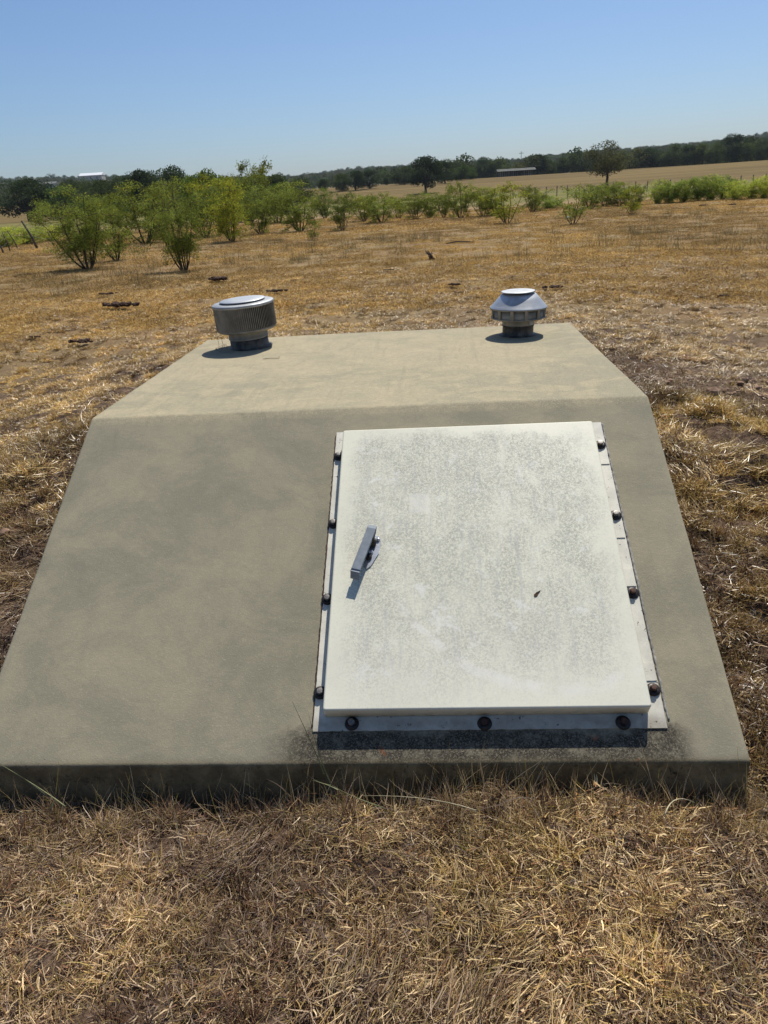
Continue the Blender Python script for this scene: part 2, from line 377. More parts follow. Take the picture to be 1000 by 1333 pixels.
# ------------------------------------------------------------------ terrain
SL_D, SL_L, SL_W = 1.73, 1.41, 1.10
def sst(a, b, t):
    t = min(1, max(0, (t-a)/(b-a))); return t*t*(3-2*t)
def shell_z(y):
    return TOPZ if y > 0 else TOPZ + y*math.tan(SA)
def gz(x, y, fine=True):
    d = math.hypot(x-CAM.x, y-CAM.y)
    # berm banked against the shelter
    bx = 1-sst(1.2, 4.2, abs(x)); by = 1-sst(2.6, 7.5, y); up = sst(-1.5, 0.9, y)
    z = 0.46*bx*by*up
    if fine and d < 90:
        n = mnoise.noise(Vector((x*0.9, y*0.9, 3.1)))*0.05 + mnoise.noise(Vector((x*3.3, y*3.3, 7.7)))*0.022
        if d < 14: n += mnoise.noise(Vector((x*9, y*9, 1.7)))*0.026 + mnoise.noise(Vector((x*21, y*21, 4.7)))*0.009
        ramp_ = 2.1 if (abs(x) > 1.12 and -1.5 < y < 1.2) else 1.35 if y > -1.0 and d < 14 else (1.0 if y > -1 else 1.25)
        z += n*ramp_
        # lumpy bare ridge right of the roof
        k = math.exp(-((x-3.3)/1.6)**2-((y-1.55)/0.4)**2)
        z += k*(0.07+0.06*mnoise.noise(Vector((x*6, y*6, 5))))
    if abs(x) < SL_W+0.02 and -SL_L*CA-0.02 < y < SL_D+0.03:
        z = min(z, shell_z(y)-0.1, 0.5)
    if -1.40 < y < -1.1 and abs(x) < 1.3: z -= 0.030*(1-abs(y+1.24)/0.16 if y < -1.1 else 0) if abs(y+1.24) < 0.16 else 0
    if d > 60:
        z += 0.35*mnoise.noise(Vector((x*0.02, y*0.02, 0)))*sst(60, 120, d)
        z += 4.9*sst(185, 365, d)
        az = math.atan2(x-CAM.x, y-CAM.y)
        if d > 380:
            hh = 0.020+0.006*mnoise.noise(Vector((az*5, 0.3, 1.1)))+0.010*sst(0.05, 0.55, az)+0.008*sst(-0.15, -0.6, az)
            z += hh*1500*sst(420, 1500, d)*(1+0.10*mnoise.noise(Vector((x*0.004, y*0.004, 4))))
            z -= 30*sst(1700, 3000, d)
    return z

def make_ground():
    nr, na = 460, 640
    rs = np.concatenate([[0.0], 0.35*np.exp(np.linspace(0, math.log(4000/0.35), nr-1))])
    fine_az = []
    # azimuths packed where the camera looks
    t = np.linspace(-1, 1, na, endpoint=False)
    az = YAW + math.pi*(0.25*t+0.75*t**3)
    V = np.zeros((nr*na, 3), np.float32)
    k = 0
    for r in rs:
        for a in az:
            x = CAM.x+r*math.sin(a); y = CAM.y+r*math.cos(a)
            V[k] = (x, y, gz(x, y)); k += 1
    i = np.arange(nr-1)[:, None]*na; j = np.arange(na)[None, :]; j2 = (j+1) % na
    F = np.stack([i+j, i+j2, i+na+j2, i+na+j], -1).reshape(-1, 4)[:, ::-1]
    me = np_mesh('ground', V, F, mat=M['ground'], smooth=True)
    o = obj('ground', me); tag(o, 'dry tan pasture and hay fields rising to low hills', kind='structure')
make_ground()

def px_ray(px, py):
    d = FW*FPX + RT*(px-500) - UP*(py-666.5); return d.normalized()
def px_ground(px, py, tmax=900):
    """walk the view ray to the terrain: where the thing in the photograph stands"""
    d = px_ray(px, py); t = 1.0
    while t < tmax:
        p = CAM+d*t
        if p.z < gz(p.x, p.y): break
        t *= 1.004
    p = CAM+d*t
    return Vector((p.x, p.y, gz(p.x, p.y))), t
def px_at(px, dist):
    """a point on the terrain at a given distance along a bearing"""
    d = px_ray(px, 250); a = math.atan2(d.x, d.y)
    x = CAM.x+dist*math.sin(a); y = CAM.y+dist*math.cos(a)
    return Vector((x, y, gz(x, y)))

# ------------------------------------------------------------------ storm shelter
shelter = empty('storm_shelter', (0, 0, 0))
tag(shelter, 'concrete underground storm shelter entrance with sloping front, white steel door and two roof vents', 'storm shelter')

def make_shell():
    prof = []  # (y, z) with rounded corners, walking back-bottom -> top -> slope -> riser -> bottom
    key = [(SL_D, -0.2), (SL_D, TOPZ), (0.0, TOPZ), (-SL_L*CA, TOPZ-SL_L*SN), (-SL_L*CA-0.004, TOPZ-SL_L*SN-0.32)]
    rad = {1: 0.014, 2: 0.012, 3: 0.009}
    pts = [Vector((a, b)) for a, b in key]
    out = [pts[0]]
    for i in (1, 2, 3):
        p, a, b = pts[i], (pts[i-1]-pts[i]).normalized(), (pts[i+1]-pts[i]).normalized()
        r = rad[i]; s, e = p+a*r, p+b*r
        last = out[-1]; nn = max(2, int((s-last).length/0.025))
        for k in range(1, nn): out.append(last.lerp(s, k/nn))
        for k in range(6):
            t = k/5; out.append((1-t)**2*s+2*t*(1-t)*p+t*t*e)
    last = out[-1]; e = pts[4]
    for k in range(1, 12): out.append(last.lerp(e, k/11))
    P = out; n = len(P)
    nrm = []
    for i in range(n):
        t = (P[min(i+1, n-1)]-P[max(i-1, 0)]).normalized(); nrm.append(Vector((-t.y, t.x))*-1)
    # outward normal check: at top it must point +z
    if nrm[n//3].y < 0: nrm = [-q for q in nrm]
    re_ = 0.011
    xs = [(-SL_W, re_)] + [(-SL_W+re_*(1-math.cos(q)), re_*(1-math.sin(q))) for q in (R(30), R(60), R(90))]
    inner = np.linspace(-SL_W+re_, SL_W-re_, 110)
    xs += [(v, 0.0) for v in inner[1:-1]]
    xs += [(SL_W-re_*(1-math.cos(q)), re_*(1-math.sin(q))) for q in (R(90), R(60), R(30))] + [(SL_W, re_)]
    bm = bmesh.new(); rows = []
    for (x, ins) in xs:
        row = []
        for i in range(n):
            y, z = P[i]
            w_ = 0.0022*mnoise.noise(Vector((x*2.2, y*2.2, z*2.2))) + 0.0009*mnoise.noise(Vector((x*14, y*14, z*14)))
            q = P[i] + nrm[i]*(w_-ins)
            row.append(bm.verts.new((x + (0.0015*mnoise.noise(Vector((9, y*9, z*9))) if ins else 0), q.x, q.y)))
        rows.append(row)
    for a, b in zip(rows, rows[1:]):
        for i in range(n-1):
            f = bm.faces.new((a[i], a[i+1], b[i+1], b[i])); f.smooth = True
    for row in (rows[0], rows[-1]): bm.faces.new(row)
    bmesh.ops.recalc_face_normals(bm, faces=bm.faces)
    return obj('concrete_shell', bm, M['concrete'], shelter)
make_shell()

# slope frame: local X right, Y up the slope, Z out of the slope
SF = Matrix(((1, 0, 0), (0, CA, -SN), (0, SN, CA))).to_4x4(); SF.translation = Vector((0, 0, TOPZ))
FX0, FX1, FS0, FS1 = -0.093, 0.898, 0.136, 1.316
LX0, LX1, LS0, LS1 = -0.0605, 0.8545, 0.176, 1.2755
HTOP, HLOW = 0.056, 0.009

def strip(bm, x0, x1, s0, s1, z0, z1, jag=0.0015, seed=0, step=0.012):
    """thin plate with slightly uneven edges, in slope coordinates"""
    rnd = random.Random(seed)
    long_s = (s1-s0) > (x1-x0)
    n = max(2, int(((s1-s0) if long_s else (x1-x0))/step))
    A, B = [], []
    for i in range(n+1):
        t = i/n; j1, j2 = rnd.uniform(-jag, jag), rnd.uniform(-jag, jag)
        if long_s:
            s = s0+(s1-s0)*t; A.append((x0+j1, -s)); B.append((x1+j2, -s))
        else:
            x = x0+(x1-x0)*t; A.append((x, -s0+j1)); B.append((x, -s1+j2))
    T = [(bm.verts.new((*a, z1)), bm.verts.new((*b, z1)), bm.verts.new((*a, z0)), bm.verts.new((*b, z0))) for a, b in zip(A, B)]
    for p, q in zip(T, T[1:]):
        bm.faces.new((p[0], p[1], q[1], q[0])); bm.faces.new((p[2], q[2], q[3], p[3]))
        bm.faces.new((p[0], q[0], q[2], p[2])); bm.faces.new((p[1], p[3], q[3], q[1]))
    for p in (T[0], T[-1]): bm.faces.new((p[0], p[2], p[3], p[1]))

bm = bmesh.new()
strip(bm, FX0, -0.045, FS0, FS1, 0.0008, 0.0040, 0.0006, 1)
strip(bm, 0.835, FX1, FS0, FS1, 0.0008, 0.0046, 0.0004, 2)
strip(bm, -0.0448, 0.8348, 1.235, FS1-0.001, 0.0008, 0.0042, 0.0008, 3)
strip(bm, -0.0448, 0.8348, FS0, 0.20, 0.0008, 0.0042, 0.0006, 4)
# curb that the lid closes over
add_box(bm, -0.035, 0.83, -1.250, -1.228, 0.0005, 0.05); add_box(bm, -0.035, 0.83, -0.222, -0.20, 0.0005, 0.05)
add_box(bm, -0.036, -0.014, -1.2275, -0.2225, 0.0005, 0.05); add_box(bm, 0.808, 0.83, -1.2275, -0.2225, 0.0005, 0.05)
bmesh.ops.recalc_face_normals(bm, faces=bm.faces)
frame = obj('door_frame', bm, M['frame'], shelter, SF)

# seam plates lying on the right flange, beside each bolt
hp = [(0.285, 0.345, 0), (0.607, 0.668, 1), (0.79, 0.856, 2), (1.120, 1.176, 3)]
for a, b, k in hp:
    bm = bmesh.new(); strip(bm, 0.8597+0.0015*k*0, 0.8965, a, b, 0.0047, 0.0075, 0.0012, 10+k, 0.008)
    bmesh.ops.recalc_face_normals(bm, faces=bm.faces)
    obj('hinge_plate', bm, M['frame'], frame)

def bead(bm, pts, r0, seed):
    rnd = random.Random(seed); P = []; rr = []
    for (a, b) in zip(pts, pts[1:]):
        n = int(math.dist(a, b)/0.008)
        for i in range(n):
            t = i/n; P.append((a[0]+(b[0]-a[0])*t+rnd.uniform(-.0012, .0012), -(a[1]+(b[1]-a[1])*t), 0.0008)); rr.append(r0*rnd.uniform(0.6, 1.2))
    add_tube(bm, P, rr, 6)
bm = bmesh.new(); bead(bm, [(FX1+0.0045, 0.14), (FX1+0.006, 0.6), (FX1+0.008, 1.30)], 0.0042, 5)
sb = obj('sealant', bm, M['caulk'], frame); sb['label'] = 'cracked grey sealant bead along the right flange'
bm = bmesh.new(); bead(bm, [(FX0-0.003, 0.15), (FX0-0.003, 1.31)], 0.0024, 6)
obj('sealant', bm, M['rust'], frame)['label'] = 'crusty dark line along the left flange'

def make_bolt(head):
    bm = bmesh.new()   # dished rubber washer under a hex-headed bolt
    add_lathe(bm, [(0.0195, 0.0), (0.0195, 0.002), (0.018, 0.0045), (0.0135, 0.0062), (0.0105, 0.0065)], 28)
    bm2 = bmesh.new()
    add_lathe(bm2, [(0.0098, 0.0062), (0.0098, 0.0142), (0.0088, 0.0154), (0.004, 0.0157)], 6 if head else 20, smooth=False)
    a = bpy.data.meshes.new('bolt'); bm.to_mesh(a); bm.free()
    b = bpy.data.meshes.new('bolt_head'); bm2.to_mesh(b); bm2.free()
    return a, b
def joined_bolt(hm, hexa):
    bm = bmesh.new()
    add_lathe(bm, [(0.0205, 0.0), (0.0208, 0.0016), (0.0190, 0.0052), (0.0145, 0.0078), (0.0105, 0.0082)], 28, cap_top=True)
    nf = len(bm.faces)
    add_lathe(bm, [(0.0096, 0.0080), (0.0096, 0.0170), (0.0085, 0.0185), (0.0035, 0.019)], 6 if hexa else 22, smooth=False)
    bm.faces.ensure_lookup_table()
    for f in bm.faces[nf:]: f.material_index = 1
    me = bpy.data.meshes.new('bolt'); bm.to_mesh(me); bm.free()
    me.materials.append(M['black']); me.materials.append(hm); return me
b_steel, b_rust = joined_bolt(M['bolt'], False), joined_bolt(M['rust'], True)
for i, (x, s) in enumerate([(-0.0765, 0.262), (-0.0775, 0.575), (-0.0785, 0.878), (-0.079, 1.199), (0.019, 1.2945), (0.3965, 1.2985), (0.780, 1.3000),
                            (0.8775, 0.252), (0.8785, 0.575), (0.880, 0.880), (0.8805, 1.203)]):
    o = bpy.data.objects.new('bolt', b_rust if i in (5, 6, 9, 10) else b_steel); COL.objects.link(o)
    o.parent = frame; o.location = (x, -s, 0.0046); o.rotation_euler = (0.04*math.sin(i*3), 0.05*math.cos(i*5), i*0.7)

# the lid: folded sheet, open below
bm = bmesh.new()
def ringrect(inset, z, rr):
    pts = []
    for (cx_, cy_, a0) in ((LX1-rr, -LS0-rr, 0), (LX0+rr, -LS0-rr, 90), (LX0+rr, -LS1+rr, 180), (LX1-rr, -LS1+rr, 270)):
        for k in range(5):
            a = R(a0+k*22.5); rad = rr-inset
            pts.append((cx_+rad*math.cos(a), cy_+rad*math.sin(a), z))
    return pts
rr = 0.009; rb = 0.0055
prof = [(0.003, HLOW), (0.0, HLOW), (0.0, HTOP-rb)] + [(rb*(1-math.cos(R(q))), HTOP-rb+rb*math.sin(R(q))) for q in (22, 45, 67, 90)]
rows = [[bm.verts.new(p) for p in ringrect(i_, z_, rr)] for i_, z_ in prof]
for a, b in zip(rows, rows[1:]):
    for k in range(len(a)):
        f = bm.faces.new((a[k], a[(k+1) % len(a)], b[(k+1) % len(b)], b[k])); f.smooth = True
bm.faces.new(rows[-1]); bm.faces.new(rows[0][::-1])
bmesh.ops.recalc_face_normals(bm, faces=bm.faces)
door = obj('hatch_door', bm, M['door'], shelter, SF)
door['label'] = 'off-white steel hatch door with grey grime'

# latch: backing plate, pivot, lever with bent tip
LT = Matrix.Translation((0.052, -0.715, HTOP)) @ Matrix.Rotation(R(-16), 4, 'Z') @ Matrix.Scale(1.32, 4)   # local +Y points up the lever
bm = bmesh.new()
outl = [(-0.020, 0.030), (-0.012, 0.040), (0.014, 0.040), (0.022, 0.028), (0.024, -0.010), (0.012, -0.050), (0.004, -0.060), (-0.006, -0.055), (-0.018, -0.010)]
v1 = [bm.verts.new((x, y, 0.0004)) for x, y in outl]; v2 = [bm.verts.new((x, y, 0.0032)) for x, y in outl]
bm.faces.new(v2); bm.faces.new(v1[::-1])
for k in range(len(outl)): bm.faces.new((v1[k], v1[(k+1) % len(outl)], v2[(k+1) % len(outl)], v2[k]))
obj('latch_plate', bm, M['steel'], door, LT @ Matrix.Rotation(R(6), 4, 'Z') @ Matrix.Translation((0.006, -0.004, 0)))
bm = bmesh.new()
add_lathe(bm, [(0.014, 0.003), (0.014, 0.012), (0.010, 0.015), (0.010, 0.028), (0.006, 0.031)], 24, 0.003, 0.012)
add_lathe(bm, [(0.009, 0.003), (0.009, 0.008), (0.005, 0.010)], 16, 0.010, -0.030)
obj('latch_pivot', bm, M['black'], door, LT)
for (x, y) in ((0.018, 0.026), (-0.017, 0.020), (0.013, -0.014)):
    bm = bmesh.new(); add_lathe(bm, [(0.0048, 0.003), (0.0046, 0.0065), (0.003, 0.0082), (0.001, 0.0085)], 12, x, y)
    obj('latch_screw', bm, M['steel'], door, LT)
bm = bmesh.new()   # lever as a bent flat bar: section swept along its path
path = [(0.026, 0.010), (0.040, 0.017), (0.0475, 0.0255), (0.046, 0.0325), (0.036, 0.0345), (0.0, 0.034), (-0.06, 0.0335), (-0.088, 0.033), (-0.093, 0.030), (-0.099, 0.016), (-0.101, 0.010)]
hw = 0.0112; th = 0.0032; sec = []
for i, (y, z) in enumerate(path):
    a = Vector(path[max(i-1, 0)]); b = Vector(path[min(i+1, len(path)-1)]); t = (b-a).normalized(); n2 = Vector((t.y, -t.x))
    n2 = n2 if n2.y > 0 or i < 3 else n2
    if i >= 4: n2 = Vector((-t.y, t.x)) if Vector((-t.y, t.x)).y > 0 or i > 7 else n2
    hwi = hw*(0.86 if i < 3 else 1)
    o_ = Vector((y, z)); q = o_-n2*th
    sec.append([bm.verts.new((-hwi, o_.x, o_.y)), bm.verts.new((hwi, o_.x, o_.y)), bm.verts.new((hwi, q.x, q.y)), bm.verts.new((-hwi, q.x, q.y))])
for a, b in zip(sec, sec[1:]):
    for k in range(4): bm.faces.new((a[k], a[(k+1) % 4], b[(k+1) % 4], b[k]))
bm.faces.new(sec[0]); bm.faces.new(sec[-1][::-1])
add_box(bm, -hw+0.0006, -hw+0.0030, -0.095, 0.035, 0.024, 0.0305); add_box(bm, hw-0.0030, hw-0.0006, -0.095, 0.035, 0.024, 0.0305)
bmesh.ops.recalc_face_normals(bm, faces=bm.faces)
bmesh.ops.bevel(bm, geom=[e for e in bm.edges if e.calc_face_angle(0) > 0.9], offset=0.0006, segments=1, affect='EDGES')
obj('latch_handle', bm, M['lever'], door, LT)

# ------------------------------------------------------------------ roof vents
def vent_left(x, y):
    tilt = Matrix.Rotation(R(1.5), 4, 'X') @ Matrix.Rotation(R(-2.5), 4, 'Y')
    B = Matrix.Translation((x, y, TOPZ)) @ tilt
    bm = bmesh.new()
    add_lathe(bm, [(0.128, 0.0), (0.126, 0.004), (0.112, 0.006), (0.109, 0.010), (0.108, 0.058)], 56, cap_top=True)
    base = obj('roof_vent', bm, M['pipe'], shelter, B); base['label'] = 'left roof vent with ribbed drum and flat round cap'
    bm = bmesh.new(); add_lathe(bm, [(0.1125, 0.055), (0.1125, 0.064), (0.110, 0.065), (0.110, 0.098), (0.113, 0.102)], 56)
    obj('collar', bm, M['dusty'], base)
    bm = bmesh.new(); add_lathe(bm, [(0.120, 0.098), (0.158, 0.100), (0.1665, 0.105), (0.169, 0.113), (0.166, 0.1165)], 64, cap_bot=True)
    obj('drum_pan', bm, M['dusty'], base)
    bm = bmesh.new(); add_lathe(bm, [(0.1595, 0.114), (0.1595, 0.244)], 64, cap_top=True)
    obj('drum_core', bm, M['darkin'], base)
    bm = bmesh.new(); nf = 96
    for k in range(nf):     # louvre fins, each a folded upright blade
        a = 2*math.pi*k/nf; ca, sa = math.cos(a), math.sin(a); b = a+0.040
        cb, sb_ = math.cos(b), math.sin(b)
        r1, r2 = 0.1705, 0.1630
        vs_ = [bm.verts.new((r1*ca, r1*sa, z)) for z in (0.115, 0.242)]+[bm.verts.new((r2*cb, r2*sb_, z)) for z in (0.242, 0.115)]
        bm.faces.new(vs_)
        c_ = a-0.014
        v3 = [bm.verts.new(((r1-0.0012)*math.cos(c_), (r1-0.0012)*math.sin(c_), z)) for z in (0.242, 0.115)]
        bm.faces.new((vs_[0], vs_[1], v3[0], v3[1]))
    fin = obj('louvre_fins', bm, M['dusty'], base); fin['kind'] = 'stuff'
    bm = bmesh.new()
    add_lathe(bm, [(0.1715, 0.237), (0.1735, 0.239), (0.1735, 0.249), (0.170, 0.252), (0.142, 0.2545), (0.124, 0.256)], 72, cap_bot=True)
    obj('cap_rim', bm, M['capm'], base)
    bm = bmesh.new(); add_lathe(bm, [(0.116, 0.2565), (0.126, 0.2615), (0.128, 0.2645), (0.124, 0.2665), (0.06, 0.268), (0.01, 0.2685)], 64, cap_bot=True)
    obj('cap_disc', bm, M['galv'], base)
    bm = bmesh.new()        # thin loose wires at its left foot
    add_tube(bm, [(-0.10, -0.06, 0.16), (-0.135, -0.085, 0.10), (-0.13, -0.09, 0.04), (-0.15, -0.10, 0.002)], 0.0011, 5)
    add_tube(bm, [(-0.155, -0.03, 0.17), (-0.172, -0.035, 0.12), (-0.165, -0.05, 0.04), (-0.18, -0.02, 0.004)], 0.0009, 5)
    add_tube(bm, [(-0.14+0.03*math.cos(t), -0.10+0.05*math.sin(t), 0.02+0.016*math.sin(2*t)) for t in np.linspace(0, 5.4, 14)], 0.0009, 5)
    add_tube(bm, [(-0.17+0.045*math.cos(t), -0.03+0.04*math.sin(t), 0.018+0.014*math.cos(t)) for t in np.linspace(1, 6, 14)], 0.0008, 5)
    obj('loose_wire', bm, M['wire'], base)
vent_left(-0.762, 1.43)

def vent_right(x, y):
    B = Matrix.Translation((x, y, TOPZ)) @ Matrix.Rotation(R(0.8), 4, 'Y')
    bm = bmesh.new(); add_lathe(bm, [(0.105, 0.0), (0.102, 0.004), (0.088, 0.006), (0.085, 0.010), (0.085, 0.052), (0.089, 0.053), (0.089, 0.057), (0.085, 0.058)], 48)
    base = obj('roof_vent', bm, M['pipe'], shelter, B); base['label'] = 'right roof vent with shiny cone hood'
    bm = bmesh.new(); add_lathe(bm, [(0.087, 0.056), (0.087, 0.088), (0.092, 0.092)], 48)
    obj('collar', bm, M['dusty'], base)
    bm = bmesh.new()
    add_box(bm, 0.046, 0.068, -0.0765, -0.066, 0.062, 0.082)
    obj('patch', bm, M['capm'], base, Matrix.Rotation(R(6), 4, 'Z'))
    bm = bmesh.new(); add_lathe(bm, [(0.09, 0.090), (0.145, 0.092), (0.150, 0.096), (0.150, 0.100), (0.147, 0.1005)], 64, cap_bot=True)
    obj('lower_ring', bm, M['dusty'], base)
    bm = bmesh.new(); add_lathe(bm, [(0.140, 0.0995), (0.140, 0.148)], 64)
    obj('mesh_core', bm, M['dusty'], base)
    nb = 12; bm = bmesh.new(); w_ = 0.062; P = []
    for t in (-w_, -w_/2, 0, w_/2, w_):
        P.append([(rad*math.cos(t), rad*math.sin(t), z) for rad, z in ((0.1480, 0.1002), (0.1505, 0.146), (0.1465, 0.146), (0.1440, 0.1002))])
    V = [[bm.verts.new(q) for q in p] for p in P]
    for p, q in zip(V, V[1:]):
        for i in range(4): bm.faces.new((p[i], q[i], q[(i+1) % 4], p[(i+1) % 4]))
    bm.faces.new(V[0]); bm.faces.new(V[-1][::-1])
    bmesh.ops.recalc_face_normals(bm, faces=bm.faces)
    bar = bpy.data.meshes.new('vent_bar'); bm.to_mesh(bar); bm.free()
    for k in range(nb):
        obj('vent_bar', bar, M['dusty'], base, Matrix.Rotation(2*math.pi*(k+0.35)/nb, 4, 'Z'))
    bm = bmesh.new(); add_lathe(bm, [(0.1485, 0.144), (0.1550, 0.145), (0.1550, 0.152), (0.150, 0.156)], 72, cap_top=False)
    obj('hood_band', bm, M['dusty'], base)
    bm = bmesh.new(); add_lathe(bm, [(0.1562, 0.1515), (0.1548, 0.154), (0.151, 0.1575), (0.118, 0.194), (0.094, 0.221), (0.082, 0.225)], 72, cap_top=True)
    obj('cone_hood', bm, M['galv'], base)
    bm = bmesh.new(); add_lathe(bm, [(0.088, 0.233), (0.0925, 0.2335), (0.0925, 0.2365), (0.088, 0.2375), (0.02, 0.238)], 56, cap_bot=True)
    add_lathe(bm, [(0.02, 0.224), (0.02, 0.2335)], 16)
    obj('top_disc', bm, M['capm'], base, Matrix.Rotation(R(-1.2), 4, 'Y') @ Matrix.Rotation(R(1.0), 4, 'X'))
    bm = bmesh.new(); add_lathe(bm, [(0.004, 0.0), (0.004, 0.004)], 8)
    scr = bpy.data.meshes.new('screw'); bm.to_mesh(scr); bm.free()
    for k in range(6):
        a = k*math.pi/3+0.5
        obj('screw', scr, M['black'], base, Matrix.Translation((0.0885*math.cos(a), 0.0885*math.sin(a), 0.054)) @ Matrix.Rotation(a, 4, 'Z') @ Matrix.Rotation(R(90), 4, 'Y'))
vent_right(0.757, 1.412)

# ------------------------------------------------------------------ dead leaf crumb on the door, twig on the roof
def slope_pt(x, s, h): return SF @ Vector((x, -s, h))
bm = bmesh.new()
crumb = [(-0.004, -0.012), (0.003, -0.007), (0.006, 0.001), (0.012, 0.014), (0.004, 0.008), (-0.001, 0.005), (-0.007, -0.004)]
a_ = [bm.verts.new((x, y, 0.0012+0.002*abs(x*60))) for x, y in crumb]; b_ = [bm.verts.new((x, y, 0.0004)) for x, y in crumb]
bm.faces.new(a_); bm.faces.new(b_[::-1])
for k in range(7): bm.faces.new((b_[k], b_[(k+1) % 7], a_[(k+1) % 7], a_[k]))
mm = SF.copy(); mm.translation = slope_pt(0.577, 0.907, HTOP+0.0004)
o = obj('leaf_crumb', bm, M['clod'], None, mm @ Matrix.Rotation(R(-8), 4, 'Z')); tag(o, 'small dark dry leaf crumb lying on the white door', 'leaf')
bm = bmesh.new(); add_tube(bm, [(-0.05, 0, 0.002), (-0.01, 0.003, 0.004), (0.035, -0.004, 0.003), (0.037, -0.006, 0.012)], 0.0013, 5)
o = obj('dry_twig', bm, M['clod'], None, Matrix.Translation((-0.555, 1.03, TOPZ+0.002))); tag(o, 'thin dry twig on the concrete roof in front of the left vent', 'twig')

# ------------------------------------------------------------------ grass
def blades(n, rad, L, wd, pitch, curl, seed, palette, weights, seg=4, droop=0.0, comb=None):
    g = np.random.default_rng(seed)
    rr = rad*np.sqrt(g.random(n)); th = g.random(n)*2*np.pi
    base = np.stack([rr*np.cos(th), rr*np.sin(th), -0.004+0.010*g.random(n)], 1)
    az = g.random(n)*2*np.pi if comb is None else g.normal(0, comb, n)+np.pi*(g.random(n) < 0.3)
    pt = np.radians(g.uniform(pitch[0], pitch[1], n))
    ln = g.uniform(L[0], L[1], n); ww = g.uniform(wd[0], wd[1], n)
    caz = g.normal(0, curl, n); cpt = g.normal(-droop, curl*0.8, n)
    pos = base.copy(); V = np.zeros((n, seg+1, 2, 3)); step = ln/seg
    roll = g.uniform(-0.9, 0.9, n)
    for k in range(seg+1):
        d = np.stack([np.cos(az)*np.cos(pt), np.sin(az)*np.cos(pt), np.sin(pt)], 1)
        side = np.stack([-np.sin(az), np.cos(az), np.zeros(n)], 1)
        upv = np.cross(side, d)
        sv = side*np.cos(roll)[:, None]+upv*np.sin(roll)[:, None]
        t = k/seg; wk = ww*(1-0.85*t**1.6)*0.43
        V[:, k, 0] = pos-sv*wk[:, None]; V[:, k, 1] = pos+sv*wk[:, None]
        pos = pos+d*step[:, None]
        low = pos[:, 2] < 0.002
        pos[low, 2] = 0.002+0.01*g.random(low.sum())
        az = az+caz; pt = np.clip(pt+cpt, -0.5, 1.5)
        caz = caz+g.normal(0, 0.10, n)
    V = V.reshape(-1, 3)
    b0 = (np.arange(n)*(seg+1)*2)[:, None]+(np.arange(seg)*2)[None, :]
    F = np.stack([b0, b0+1, b0+3, b0+2], -1).reshape(-1, 4)
    pal = np.array(palette); wgt = np.array(weights, float); wgt /= wgt.sum()
    c = pal[g.choice(len(pal), n, p=wgt)]*g.uniform(0.75, 1.25, (n, 1))
    C = np.repeat(c, (seg+1)*2, 0)
    return V, F, C
def merge(parts):
    V, F, C, o = [], [], [], 0
    for v, f, c in parts: V.append(v); F.append(f+o); C.append(c); o += len(v)
    return np.concatenate(V), np.concatenate(F), np.concatenate(C)

STRAW, TAN, BRN, GREY, OLIVE, RED, DARK = (0.74, 0.60, 0.39), (0.50, 0.37, 0.20), (0.24, 0.155, 0.10), (0.46, 0.36, 0.28), (0.30, 0.25, 0.085), (0.30, 0.165, 0.095), (0.075, 0.043, 0.03)
GOLD = (0.52, 0.38, 0.165)
ALLP = [STRAW, TAN, BRN, GREY, OLIVE, RED, DARK, GOLD]

def src_col(name, meshes):
    c = bpy.data.collections.new(name)
    for i, me in enumerate(meshes):
        o = bpy.data.objects.new('%s_%02d' % (name, i), me); c.objects.link(o)
    return c

def scatter(name, col, P, rotz, scl, idx, tint, tiltx=None, normals=None):
    n = len(P)
    me = bpy.data.meshes.new(name); me.vertices.add(n); me.vertices.foreach_set('co', np.asarray(P, np.float32).ravel())
    rot = np.zeros((n, 3), np.float32); rot[:, 2] = rotz
    if tiltx is not None: rot[:, :2] = tiltx
    for nm, ty, arr in (('rot', 'FLOAT_VECTOR', rot), ('scl', 'FLOAT_VECTOR', scl), ('tint', 'FLOAT_VECTOR', tint)):
        a = me.attributes.new(nm, ty, 'POINT'); a.data.foreach_set('vector', np.asarray(arr, np.float32).ravel())
    a = me.attributes.new('idx', 'INT', 'POINT'); a.data.foreach_set('value', np.asarray(idx, np.int32))
    o = bpy.data.objects.new(name, me); COL.objects.link(o)
    g = bpy.data.node_groups.new(name, 'GeometryNodeTree')
    g.interface.new_socket('Geometry', in_out='INPUT', socket_type='NodeSocketGeometry')
    g.interface.new_socket('Geometry', in_out='OUTPUT', socket_type='NodeSocketGeometry')
    N = g.nodes; Lk = g.links.new
    gi = N.new('NodeGroupInput'); go = N.new('NodeGroupOutput'); ip = N.new('GeometryNodeInstanceOnPoints')
    ci = N.new('GeometryNodeCollectionInfo'); ci.inputs[0].default_value = col
    ci.inputs['Separate Children'].default_value = True; ci.inputs['Reset Children'].default_value = True
    def na(nm, ty):
        q = N.new('GeometryNodeInputNamedAttribute'); q.data_type = ty; q.inputs[0].default_value = nm; return q.outputs[0]
    e2r = N.new('FunctionNodeEulerToRotation'); Lk(na('rot', 'FLOAT_VECTOR'), e2r.inputs[0])
    Lk(gi.outputs[0], ip.inputs['Points']); Lk(ci.outputs[0], ip.inputs['Instance'])
    ip.inputs['Pick Instance'].default_value = True
    Lk(na('idx', 'INT'), ip.inputs['Instance Index']); Lk(e2r.outputs[0], ip.inputs['Rotation']); Lk(na('scl', 'FLOAT_VECTOR'), ip.inputs['Scale'])
    Lk(ip.outputs[0], go.inputs[0])
    md = o.modifiers.new('scatter', 'NODES'); md.node_group = g
    return o

def mk(parts, name, mat='grass'):
    V, F, C = merge(parts); return np_mesh(name, V, F, C, mat=M[mat])

